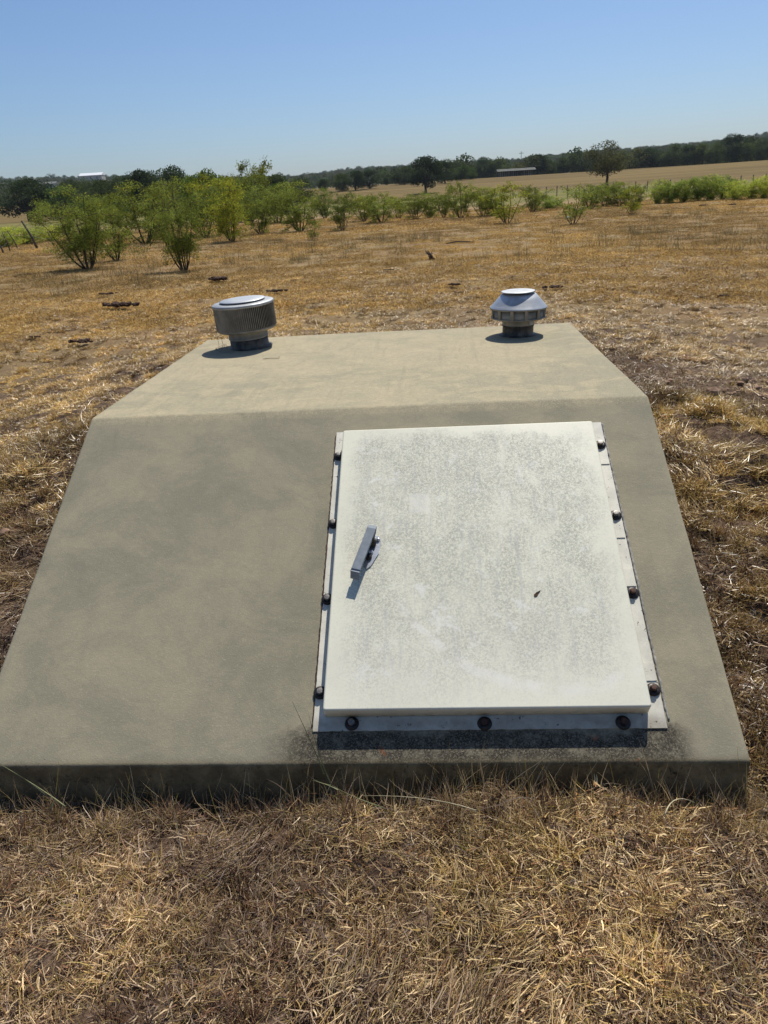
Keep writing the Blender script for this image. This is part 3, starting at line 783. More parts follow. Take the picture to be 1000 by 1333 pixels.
near_mesh = []
DULL = [STRAW, TAN, BRN, GREY, OLIVE, RED, DARK, GOLD]
for s in range(5):      # 0-4 short broken thatch
    near_mesh.append(mk([blades(95, 0.085, (0.012, 0.042), (0.0016, 0.0038), (-6, 34), 0.13, 100+s, DULL, [5, 4, 6, 4, 2, 2, 9, 2], seg=3),
                         blades(14, 0.06, (0.03, 0.065), (0.0014, 0.0028), (5, 60), 0.12, 120+s, DULL, [6, 4, 2, 3, 2, 1, 1, 4], seg=3)], 'thatch'))
for s in range(4):      # 5-8 rooted golden tuft
    near_mesh.append(mk([blades(90, 0.030, (0.018, 0.055), (0.0016, 0.0032), (12, 78), 0.13, 200+s, DULL, [5, 5, 3, 2, 4, 2, 2, 6], droop=0.16),
                         blades(30, 0.05, (0.015, 0.05), (0.0015, 0.003), (-4, 30), 0.13, 220+s, DULL, [3, 4, 4, 4, 2, 1, 4, 3], seg=3)], 'tuft'))
for s in range(3):      # 9-11 grey litter flakes and crumbs
    near_mesh.append(mk([blades(45, 0.07, (0.006, 0.022), (0.003, 0.009), (-5, 30), 0.35, 300+s, [GREY, STRAW, BRN, DARK], [4, 2, 4, 4], seg=2),
                         blades(40, 0.09, (0.02, 0.07), (0.0014, 0.0028), (-5, 22), 0.10, 320+s, [GREY, STRAW, BRN, DARK], [5, 3, 4, 4], seg=3)], 'litter'))
for s in range(4):      # 12-15 wiry stems standing or leaning
    near_mesh.append(mk([blades(7, 0.04, (0.06, 0.15), (0.0014, 0.0026), (15, 80), 0.09, 400+s, [STRAW, TAN, GREY, OLIVE], [6, 4, 3, 2], seg=6, droop=0.05),
                         blades(12, 0.05, (0.02, 0.05), (0.0014, 0.0026), (20, 80), 0.15, 420+s, [STRAW, TAN, GREY, OLIVE], [5, 4, 3, 2], seg=3)], 'stems'))
for s in range(4):      # 16-19 flattened, combed straw
    near_mesh.append(mk([blades(70, 0.065, (0.03, 0.095), (0.0015, 0.0032), (-4, 24), 0.07, 450+s, DULL, [7, 5, 4, 6, 1, 1, 4, 3], seg=4, comb=0.30)], 'straw'))
for s in range(2):      # 20-21 dead brown rooted clump
    near_mesh.append(mk([blades(90, 0.025, (0.03, 0.075), (0.0014, 0.0028), (20, 86), 0.14, 480+s, DULL, [1, 2, 7, 3, 1, 3, 6, 1], droop=0.12)], 'dead_clump'))
SRC_NEAR = src_col('grass_source', near_mesh)

mid_mesh = []
for s in range(5):      # patches for the cropped field
    mid_mesh.append(mk([blades(190, 0.32, (0.03, 0.10), (0.004, 0.010), (0, 50), 0.35, 500+s, ALLP, [2, 6, 4, 1, 1, 1, 3, 9], seg=2)], 'field_patch', 'fgrass'))
SRC_MID = src_col('field_grass_source', mid_mesh)
weed_mesh = []
WEED = [(0.22, 0.205, 0.11), (0.31, 0.25, 0.14), (0.36, 0.28, 0.16), (0.17, 0.165, 0.075)]
for s in range(4):
    weed_mesh.append(mk([blades(26, 0.22, (0.10, 0.32), (0.004, 0.009), (50, 88), 0.12, 600+s, WEED, [3, 3, 2, 2], seg=3),
                         blades(50, 0.22, (0.02, 0.07), (0.005, 0.012), (0, 80), 0.3, 620+s, WEED, [3, 3, 2, 2], seg=1)], 'weed', 'fgrass'))
for m_ in weed_mesh:
    pass
SRC_WEED = src_col('weed_source', weed_mesh)

def in_view(x, y, m=0.12):
    dx, dy = x-CAM.x, y-CAM.y
    d = np.hypot(dx, dy); a = np.arctan2(dx, dy)-YAW
    return np.abs(a) < (0.50+m+0.5/np.maximum(d, 0.6))

def nz(x, y, f, s=0.0): return np.array([mnoise.noise(Vector((a*f, b*f, s))) for a, b in zip(x, y)])

def near_grass():
    g = np.random.default_rng(7)
    X, Y = [], []
    # density falls with distance in bands
    for (d0, d1, dens) in ((0.3, 2.6, 640), (2.6, 4.5, 330), (4.5, 7.5, 150), (7.5, 13, 66), (13, 18, 26)):
        ang = 0.62+0.5/max(d0, 0.8); ang = min(ang, 1.35)
        area = ang*(d1*d1-d0*d0); n = int(area*dens)
        d = np.sqrt(g.uniform(d0*d0, d1*d1, n)); a = YAW+g.uniform(-ang, ang, n)
        X.append(CAM.x+d*np.sin(a)); Y.append(CAM.y+d*np.cos(a))
    X = np.concatenate(X); Y = np.concatenate(Y)
    keep = (Y > -2.55) & ~((np.abs(X) < SL_W+0.005) & (Y > -SL_L*CA-0.015) & (Y < SL_D+0.005))
    X, Y = X[keep], Y[keep]; n = len(X)
    # bare patches
    pz = nz(X, Y, 1.1, 2.2)+0.5*nz(X, Y, 3.1, 4.0)
    P = np.array([(x, y, gz(x, y)) for x, y in zip(X, Y)])
    d = np.hypot(X-CAM.x, Y-CAM.y)
    u = g.random(n); kind = np.zeros(n, int)
    golden = nz(X, Y, 0.8, 9.0)+0.4*nz(X, Y, 4, 1.0)
    farm = d > 5.5
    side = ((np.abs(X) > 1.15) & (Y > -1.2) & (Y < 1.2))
    clump = nz(X, Y, 3.4, 21)+0.5*nz(X, Y, 9, 23); combed = nz(X, Y, 1.6, 27)+0.3*nz(X, Y, 6, 29)
    pt = np.clip(0.30+1.3*clump+0.7*golden, 0.03, 0.80)+np.where(farm, 0.60, 0)
    pc = np.where(farm, 0.0, np.clip(1.8*combed-0.15, 0.05, 0.75))
    pl = np.where(farm, 0.0, np.where(pz < -0.10, 0.40, 0.15))
    kind = np.where(u < pt, 1, 0)
    rest = kind == 0
    kind = np.where(rest & (g.random(n) < pc), 4, kind); rest = kind == 0
    kind = np.where(rest & (g.random(n) < pl), 2, kind); rest = kind == 0
    kind = np.where(rest & (g.random(n) < np.where(side, 0.30, 0.10)), 5, kind)
    stem = g.random(n) < np.where(farm, 0.03, np.where(side, 0.09, 0.05)); kind[stem] = 3
    base = np.array([0, 5, 9, 12, 16, 20]); cnt = np.array([5, 4, 3, 4, 4, 2])
    idx = base[kind]+(g.random(n)*cnt[kind]).astype(int)
    # thin out on bare soil spots
    bare = np.exp(-((X-3.3)/1.5)**2-((Y-1.6)/0.35)**2) + np.exp(-((X+2.15)/0.35)**2-((Y-0.15)/0.30)**2)
    keep = (g.random(n) > 0.75*bare) & ~((pz < -0.42) & (g.random(n) < 0.5) & (d < 5.5))
    sc = g.uniform(0.75, 1.3, n)*np.where(farm, 1.3, 1.0)*np.where(side, 1.15, 1.0)
    sc *= np.where(d > 9, 1.2, 1)
    sc *= np.where((kind == 1) & (d < 5), np.clip(1.0+0.8*clump, 0.8, 1.2), 1)
    front = (Y < -1.25) & (Y > -1.42) & (np.abs(X) < 1.25)
    sc = np.where(front & (Y > -1.33), sc*0.6, sc)
    scl = np.stack([sc, sc, sc*g.uniform(0.6, 1.05, n)*np.where(d > 5.5, 0.75, 1)], 1)
    # colour drift of the grass tint: golden, dun, greenish, greyish patches
    t1 = np.clip(nz(X, Y, 0.7, 11)*1.6+0.5, 0, 1)[:, None]; t2 = np.clip(nz(X, Y, 2.1, 17)*1.6+0.5, 0, 1)[:, None]
    tint = (1-t1)*np.array([0.80, 0.76, 0.74])+t1*np.array([1.02, 0.98, 0.78])
    tint = tint*((1-t2)*np.array([0.58, 0.55, 0.55])+t2*np.array([1.08, 1.05, 0.98]))
    far_t = np.clip((d-np.where(X < 0, 2.8, 4.5))/4, 0, 1)[:, None]
    tint = tint*((1-far_t)+far_t*np.array([1.02, 0.96, 0.72]))
    leftg = np.clip((-X-0.9)/0.5, 0, 1)*np.clip((Y-0.2)/0.8, 0, 1)
    tint *= 1+leftg[:, None]*(np.array([1.20, 1.18, 1.0])-1)
    tint *= np.where((side & (X > 0))[:, None], np.array([[1.28, 1.24, 0.95]]), 1.0)
    tint *= g.uniform(0.88, 1.60, (n, 1))*np.array([1.0, 1.0, 1.02])*np.where(side, 0.78, 1.0)[:, None]  # random brightness, with a darker tint on the banks beside the slab
    tilt = g.normal(0, 0.10, (n, 2))
    k = keep
    ne = 200   # wiry stalks and tufts rooted against the foot of the riser
    ex = g.uniform(-1.35, 1.2, ne); ey = -SL_L*CA-0.03-np.abs(g.normal(0, 0.055, ne)); ek = np.where(g.random(ne) < 0.7, 3, 5)
    eP = np.array([(x, y, gz(x, y)) for x, y in zip(ex, ey)]); es = g.uniform(0.7, 1.25, ne)
    P = np.concatenate([P, eP]); X = np.concatenate([X, ex]); Y = np.concatenate([Y, ey]); kind = np.concatenate([kind, ek]); n += ne
    idx = np.concatenate([idx, base[ek]+(g.random(ne)*cnt[ek]).astype(int)]); scl = np.concatenate([scl, np.stack([es, es, es*1.1], 1)])
    tint = np.concatenate([tint, g.uniform(0.7, 1.1, (ne, 1))*np.array([[1, 0.97, 0.92]])]); tilt = np.concatenate([tilt, g.normal(0, 0.12, (ne, 2))]); k = np.concatenate([k, np.ones(ne, bool)])
    rz = np.where(kind == 4, nz(X, Y, 1.3, 41)*5.0+g.normal(0, 0.35, n), g.random(n)*6.283)
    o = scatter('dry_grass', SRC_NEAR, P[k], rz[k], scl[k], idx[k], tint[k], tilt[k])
    tag(o, 'matted dry grass and thatch covering the ground around the shelter', 'grass', kind='stuff')
    print('near grass', k.sum())
near_grass()

def field_grass():
    g = np.random.default_rng(11); X, Y = [], []
    for (d0, d1, dens) in ((11, 20, 12), (20, 34, 6.5), (34, 62, 2.6)):
        ang = 0.66; n = int(ang*(d1*d1-d0*d0)*dens)
        d = np.sqrt(g.uniform(d0*d0, d1*d1, n)); a = YAW+g.uniform(-ang, ang, n)
        X.append(CAM.x+d*np.sin(a)); Y.append(CAM.y+d*np.cos(a))
    X = np.concatenate(X); Y = np.concatenate(Y); n = len(X)
    P = np.array([(x, y, gz(x, y)) for x, y in zip(X, Y)]); d = np.hypot(X-CAM.x, Y-CAM.y)
    t1 = np.clip(nz(X, Y, 0.16, 5)*1.9+0.5, 0, 1)[:, None]; t2 = np.clip(nz(X, Y, 0.9, 8)*1.5+0.5, 0, 1)[:, None]
    tint = (1-t1)*np.array([0.86, 0.78, 0.61])+t1*np.array([1.20, 1.06, 0.72])
    tint = tint*(0.80+0.35*t2)*g.uniform(0.85, 1.15, (n, 1))
    sc = g.uniform(0.8, 1.4, n)*np.where(d > 34, 1.5, 1)
    o = scatter('field_grass', SRC_MID, P, g.random(n)*6.283, np.stack([sc, sc, sc*g.uniform(0.5, 0.9, n)], 1), g.integers(0, 5, n), tint)
    tag(o, 'cropped golden brown grass of the open field behind the shelter', 'grass', kind='stuff')
    # weeds
    n0 = 6500; d = np.sqrt(g.uniform(16**2, 42**2, n0)); a = YAW+g.uniform(-0.62, 0.62, n0)
    X = CAM.x+d*np.sin(a); Y = CAM.y+d*np.cos(a)
    q = nz(X, Y, 0.22, 31)+0.5*nz(X, Y, 0.9, 37); band = np.exp(-((d-25)/6.5)**2)
    band = np.where(a > 0.05, np.exp(-((d-22)/5.5)**2), band)
    k = (q+0.35*g.normal(size=n0) > 0.55-0.40*band) & (g.random(n0) < 0.75) & (d > 17)
    X, Y, d = X[k], Y[k], d[k]; n = len(X)
    P = np.array([(x, y, gz(x, y)) for x, y in zip(X, Y)]); sc = g.uniform(0.4, 1.15, n)**1.3
    tint = g.uniform(0.7, 1.2, (n, 1))*np.array([1, 0.97, 0.9])
    o = scatter('dry_weeds', SRC_WEED, P, g.random(n)*6.283, np.stack([sc, sc, sc*1.1], 1), g.integers(0, 4, n), tint)
    tag(o, 'grey green weeds standing in a loose band across the field', 'weeds', kind='stuff')
field_grass()

# ------------------------------------------------------------------ shrubs and trees
def tube_np(paths):
    V, F, o = [], [], 0
    for pts, rad in paths:
        pts = np.array(pts, float); n = len(pts); k = 5
        d = np.gradient(pts, axis=0); d /= np.linalg.norm(d, axis=1)[:, None]+1e-9
        a = np.cross(d, [0.31, 0.2, 0.93]); a /= np.linalg.norm(a, axis=1)[:, None]+1e-9; b = np.cross(d, a)
        th = np.arange(k)*2*np.pi/k
        ring = pts[:, None]+np.array(rad)[:, None, None]*(np.cos(th)[None, :, None]*a[:, None]+np.sin(th)[None, :, None]*b[:, None])
        V.append(ring.reshape(-1, 3))
        i = (np.arange(n-1)*k)[:, None]; j = np.arange(k)[None]; j2 = (j+1) % k
        F.append(np.stack([i+j, i+j2, i+k+j2, i+k+j], -1).reshape(-1, 4)+o); o += n*k
    return np.concatenate(V), np.concatenate(F)

def leaf_quads(P, D, ln, wd, g, cols):
    n = len(P); rv = g.normal(size=(n, 3)); s = np.cross(D, rv); s /= np.linalg.norm(s, axis=1)[:, None]+1e-9
    l = ln*g.uniform(0.6, 1.3, n)[:, None]; w_ = wd*g.uniform(0.6, 1.3, n)[:, None]
    V = np.stack([P, P+D*l*0.5+s*w_*0.5, P+D*l, P+D*l*0.5-s*w_*0.5], 1).reshape(-1, 3)
    F = np.arange(n*4).reshape(-1, 4)
    return V, F, np.repeat(cols, 4, 0)

def mesquite(seed, nleaf, ln, wd, nstem=6, spread=0.42, trunk=0.0, low=0.17, rad0=0.012):
    """unit-height airy shrub: several leaning stems, forked twigs, sprays of narrow leaflets"""
    g = np.random.default_rng(seed); paths = []; tips = []
    for s in range(nstem):
        az = 2*np.pi*(s+g.uniform(-0.3, 0.3))/nstem; lean = g.uniform(0.12, 1)*spread
        top = np.array([math.cos(az)*lean, math.sin(az)*lean, g.uniform(0.60, 0.95)*(1-0.35*lean/spread*0.8)])
        b = np.array([math.cos(az)*0.03, math.sin(az)*0.03, 0.0]); pts = []
        for t in np.linspace(0, 1, 7):
            p = b*(1-t)+top*t; p[:2] = b[:2]+(top[:2]-b[:2])*(t**0.75); p += g.normal(0, 0.012, 3)*t; pts.append(p)
        paths.append((pts, rad0*np.linspace(1, 0.25, 7)))
        for q in range(9):
            i = g.integers(1 if q % 3 == 1 else 2, 7) if q else 6; st = pts[i]; aa = g.uniform(0, 2*np.pi); L = g.uniform(0.14, 0.34)
            dirv = np.array([math.cos(aa)*0.9, math.sin(aa)*0.9, g.uniform(-0.15, 0.9)]); dirv /= np.linalg.norm(dirv)
            tw = [st+dirv*L*t+np.array([0, 0, -0.10*t*t*L/0.3]) + g.normal(0, 0.008, 3) for t in np.linspace(0, 1, 5)]
            paths.append((tw, rad0*0.34*np.linspace(1, 0.3, 5))); tips.append(np.array(tw))
            for _ in range(2):
                st2 = tw[g.integers(1, 5)]; aa = g.uniform(0, 2*np.pi); d2 = np.array([math.cos(aa), math.sin(aa), g.uniform(-0.5, 0.8)]); d2 /= np.linalg.norm(d2)
                L2 = g.uniform(0.08, 0.18); tips.append(np.array([st2+d2*L2*t for t in np.linspace(0, 1, 4)]))
    bright = g.uniform(0.5, 1.35, len(tips))
    ti = g.integers(0, len(tips), nleaf); P = np.zeros((nleaf, 3)); cl = np.zeros(nleaf)
    for k in range(nleaf):
        t = tips[ti[k]]; u = g.random()**0.8*(len(t)-1); i = min(int(u), len(t)-2); P[k] = t[i]+(t[i+1]-t[i])*(u-i); cl[k] = bright[ti[k]]
    P += g.normal(0, 0.024, (nleaf, 3)); P[:, 2] = np.maximum(P[:, 2], low*g.uniform(0.5, 1.5, nleaf))
    D = g.normal(size=(nleaf, 3)); D[:, 2] -= 0.35; D /= np.linalg.norm(D, axis=1)[:, None]
    cols = np.array([0.195, 0.235, 0.048])[None]*(cl*g.uniform(0.75, 1.3, nleaf))[:, None]
    yel = g.random(nleaf) < 0.16; cols[yel] *= np.array([1.55, 1.25, 0.9])
    zt = np.percentile(P[:, 2], 98.5); xe = np.percentile(np.abs(P[:, :2]), 97); nrm_ = np.array([0.5/xe, 0.5/xe, 1.0/zt])
    P = P*nrm_; paths = [([p*nrm_ for p in a], b) for a, b in paths]
    V, F, C = leaf_quads(P, D, ln, wd, g, cols)
    tv, tf = tube_np(paths)
    return np_mesh('foliage', V, F, C, mat=M['leaf']), np_mesh('stems', tv, tf, mat=M['bark'], smooth=True)

def oak(seed, nleaf, ln, trunk=0.20, wid=0.55, col=(0.055, 0.074, 0.028), nb=34, low=0.09, open_=0.0):
    g = np.random.default_rng(seed); paths = []
    hz = (1-low)/2; cz = low+hz
    tp = [np.array([0, 0, 0]), np.array([0.01, 0, trunk*0.5]), np.array([0.0, 0.01, trunk]), np.array([0.02, 0.0, trunk+0.22])]
    paths.append((tp, [0.045, 0.034, 0.030, 0.014]))
    B = []
    for k in range(nb):
        z = g.uniform(-0.85, 1); a = g.uniform(0, 2*np.pi); r = math.sqrt(max(0, 1-z*z))*g.uniform(0.45, 0.9)*(1.0 if z > -0.4 else 0.85)
        c = np.array([r*math.cos(a)*wid, r*math.sin(a)*wid, cz+z*hz*0.82]); B.append(c)
        if k % 2 == 0:
            st = tp[2]+np.array([0, 0, g.uniform(0, 0.15)]); m_ = (st+c)/2+g.normal(0, 0.02, 3)
            paths.append(([st, m_, c], [0.014, 0.009, 0.003]))
    B = np.array(B); br = g.uniform(0.12, 0.21, nb)*(wid/0.55)**0.5; tone = g.uniform(0.75, 1.3, nb)
    bi = g.integers(0, nb, nleaf); D = g.normal(size=(nleaf, 3)); D /= np.linalg.norm(D, axis=1)[:, None]
    rad = br[bi]*(1-0.55*g.random(nleaf)**2)*g.uniform(0.85, 1.15, nleaf)
    P = B[bi]+D*rad[:, None]*np.array([1, 1, 0.72]); P[:, 2] = np.clip(P[:, 2], low*0.8, 1.03)
    D2 = D+g.normal(0, 0.6, (nleaf, 3)); D2 /= np.linalg.norm(D2, axis=1)[:, None]
    cols = np.array(col)[None]*(tone[bi]*g.uniform(0.7, 1.35, nleaf))[:, None]
    V, F, C = leaf_quads(P, D2, ln, ln*0.75, g, cols)
    tv, tf = tube_np(paths)
    return V, F, C, tv, tf

MESQ_NEAR = [mesquite(31, 19000, 0.032, 0.0085, 9, 0.44), mesquite(32, 16000, 0.034, 0.009, 8, 0.34, rad0=0.014), mesquite(33, 8000, 0.042, 0.015, 8, 0.48)]
MESQ_MID = [mesquite(41+s, 7600, 0.042, 0.015, 7, 0.44+0.05*(s % 2), low=0.05) for s in range(4)]
MESQ_THIN = [mesquite(51+s, 2200, 0.055, 0.020, 5, 0.36, low=0.22, rad0=0.013) for s in range(2)]
REED = [mesquite(61+s, 4800, 0.09, 0.017, 16, 0.50, low=0.03, rad0=0.006) for s in range(2)]
def oak_meshes(s, n, ln, **k):
    V, F, C, tv, tf = oak(s, n, ln, **k)
    return np_mesh('crown', V, F, C, mat=M['leaf']), np_mesh('trunk', tv, tf, mat=M['bark'], smooth=True)
OAKS = [oak_meshes(71, 9000, 0.034, wid=0.52), oak_meshes(72, 9000, 0.034, wid=0.60, low=0.05, trunk=0.16),
        oak_meshes(73, 7000, 0.036, wid=0.52, low=0.03, nb=26)]
OAK_OPEN = [oak_meshes(81, 5200, 0.034, wid=0.62, nb=30, low=0.20, col=(0.085, 0.090, 0.035))]
LIGHTT = [oak_meshes(91, 8000, 0.036, wid=0.48, low=0.06, nb=30, col=(0.075, 0.100, 0.033)), mesquite(95, 9000, 0.04, 0.022, 8, 0.40, low=0.1)]

def plant(name, meshes, base, height, width, label, cat, group, rz, tint, crown='foliage', stem='stems', spread_unit=1.0):
    e = empty(name, base, rz)
    tag(e, label, cat, group)
    c = obj(crown, meshes[0], None, e); t = obj(stem, meshes[1], None, e)
    sx = width/spread_unit
    for o in (c, t): o.scale = (sx, sx, height)
    c.color = (*tint, 1)
    return e

GB = 'mesquite bushes scattered across the field'
G_ = (1.0, 1.0, 1.0); Y_ = (1.35, 1.22, 0.8); DK = (0.72, 0.78, 0.85); LT_ = (1.25, 1.2, 1.0)
# base px x, base px y, top px y, width px, mesh set, tint, label, category
bushes = [
 (115, 350, 262, 98, MESQ_NEAR[0], G_, 'wide green mesquite bush with forked dark stems, nearest on the far left'),
 (152, 340, 272, 52, MESQ_MID[0], G_, 'small green bush right behind the wide leftmost mesquite'),
 (240, 353, 252, 66, MESQ_NEAR[1], G_, 'tall green mesquite with several bare lower trunks standing nearest the shelter'),
 (190, 317, 250, 92, MESQ_MID[1], G_, 'broad green bush half hidden between the two nearest mesquites'),
 (268, 308, 252, 70, MESQ_MID[2], DK, 'green bush just behind the tall multi-trunk mesquite, to its right'),
 (303, 314, 246, 60, MESQ_MID[3], Y_, 'yellow green mesquite with thin twin trunks right of the tall one'),
 (340, 305, 262, 46, MESQ_MID[0], G_, 'rounded dense bush right of the yellow green mesquite'),
 (391, 302, 253, 66, MESQ_MID[1], G_, 'dense low green bush with branches reaching the ground, left of a tiny sapling'),
 (408, 313, 288, 20, MESQ_THIN[0], G_, 'tiny sparse sapling in front of the dense low bush'),
 (446, 300, 257, 36, MESQ_MID[2], DK, 'small round tree-shaped mesquite on a single trunk with shadow beneath'),
 (423, 284, 251, 32, MESQ_MID[3], DK, 'darker bush behind and left of the round single-trunk mesquite'),
 (474, 288, 258, 44, MESQ_MID[0], LT_, 'pale fuzzy bush just right of the round single-trunk mesquite'),
 (497, 290, 257, 44, MESQ_MID[1], G_, 'green bush left of the big dark oak, at the edge of the brown field'),
 (519, 284, 259, 30, MESQ_MID[2], LT_, 'low pale bush next to the lone dark oak, left side'),
 (541, 285, 256, 34, MESQ_MID[2], G_, 'bush below the lone dark oak with bare fanned stems'),
 (560, 284, 256, 32, MESQ_MID[3], G_, 'bush directly in front of the lone dark oak trunk'),
 (578, 283, 256, 30, MESQ_MID[0], G_, 'small bush between the lone oak and the tall spiky bush'),
 (600, 284, 244, 36, MESQ_MID[1], G_, 'tall spiky bush with an upright shoot, right of the lone oak'),
 (629, 282, 248, 38, MESQ_MID[2], LT_, 'bush in the row between the spiky bush and the two-clump mesquite'),
 (660, 291, 246, 44, MESQ_THIN[0], Y_, 'yellow green airy mesquite on two thin trunks, in front of the long shed'),
 (645, 281, 250, 34, MESQ_MID[3], G_, 'green bush just behind the airy yellow green mesquite'),
 (693, 276, 247, 34, MESQ_MID[0], G_, 'compact dark green bush right of the airy yellow green mesquite'),
 (716, 272, 258, 30, REED[0], DK, 'low grey green shrub patch between two taller bushes'),
 (746, 292, 250, 38, MESQ_THIN[1], G_, 'thin mesquite with a bare V-shaped base in front of the shrub row'),
 (768, 272, 245, 34, MESQ_MID[1], G_, 'green bush at the left end of the row under the open-crowned tree'),
 (787, 269, 243, 34, MESQ_MID[2], G_, 'green bush under the open-crowned tree, its trunk rising behind'),
 (806, 268, 244, 32, MESQ_MID[3], G_, 'green bush just right of the open-crowned tree trunk'),
 (828, 267, 246, 26, MESQ_MID[0], G_, 'last bush at the right end of the row under the open-crowned tree'),
 (822, 279, 250, 26, MESQ_THIN[0], Y_, 'small yellow green sapling standing alone right of the row'),
 (857, 265, 240, 22, REED[0], G_, 'left end clump of the long green thicket on the right'),
 (873, 264, 242, 24, REED[1], DK, 'second clump from the left in the long green thicket'),
 (890, 263, 240, 24, REED[0], G_, 'third clump from the left in the long green thicket'),
 (907, 262, 237, 26, REED[1], DK, 'fourth clump from the left in the long green thicket'),
 (924, 261, 235, 26, REED[0], G_, 'tallest middle clump of the long green thicket'),
 (941, 260, 236, 26, REED[1], DK, 'clump right of the tallest one in the long green thicket'),
 (957, 260, 241, 22, REED[0], LT_, 'pale right end clump of the long green thicket'),
 (977, 259, 240, 24, REED[1], LT_, 'pale thicket clump beyond the gap, near the right frame edge'),
 (996, 258, 236, 24, REED[0], Y_, 'yellowish thicket clump touching the right frame edge'),
 (362, 290, 246, 56, MESQ_MID[2], G_, 'green bush between the rounded dense bush and the low dense one, set back'),
 (215, 300, 246, 60, MESQ_MID[3], G_, 'green bush set back behind the tall multi-trunk mesquite, to its left'),
 (288, 292, 240, 60, MESQ_MID[0], Y_, 'yellowish bush set back behind the thin twin-trunk mesquite'),
 (328, 288, 240, 50, MESQ_MID[1], DK, 'darker bush set back left of the rounded dense bush'),
 (8, 322, 300, 40, REED[0], LT_, 'low green scrub behind the fence posts at the left frame edge'),
 (36, 318, 299, 40, REED[1], G_, 'low green scrub around the leaning fence post'),
 (68, 314, 297, 34, REED[0], Y_, 'low yellow green scrub between the leaning post and the wide mesquite'),
]
for i, (bx, by, ty, wp, ms, tint, lab) in enumerate(bushes):
    p, t = px_ground(bx, by)
    k_ = 0.99 if by < 300 else 0.95; hgt = t*(by-ty)/FPX*k_; wid = t*wp/FPX*(1.08 if by < 300 else 0.97)
    plant('mesquite_bush' if ms not in REED else 'scrub_clump', ms, p-Vector((0, 0, 0.03)), hgt, wid, lab, 'bush', GB if ms not in REED else 'clumps of green thicket',
          i*2.4, tuple(a*random.Random(i).uniform(0.95, 1.15)*(1.75 if ms in REED else 1.12 if by < 300 else 1.0) for a in tint))

GT = 'trees standing in and behind the far fields'
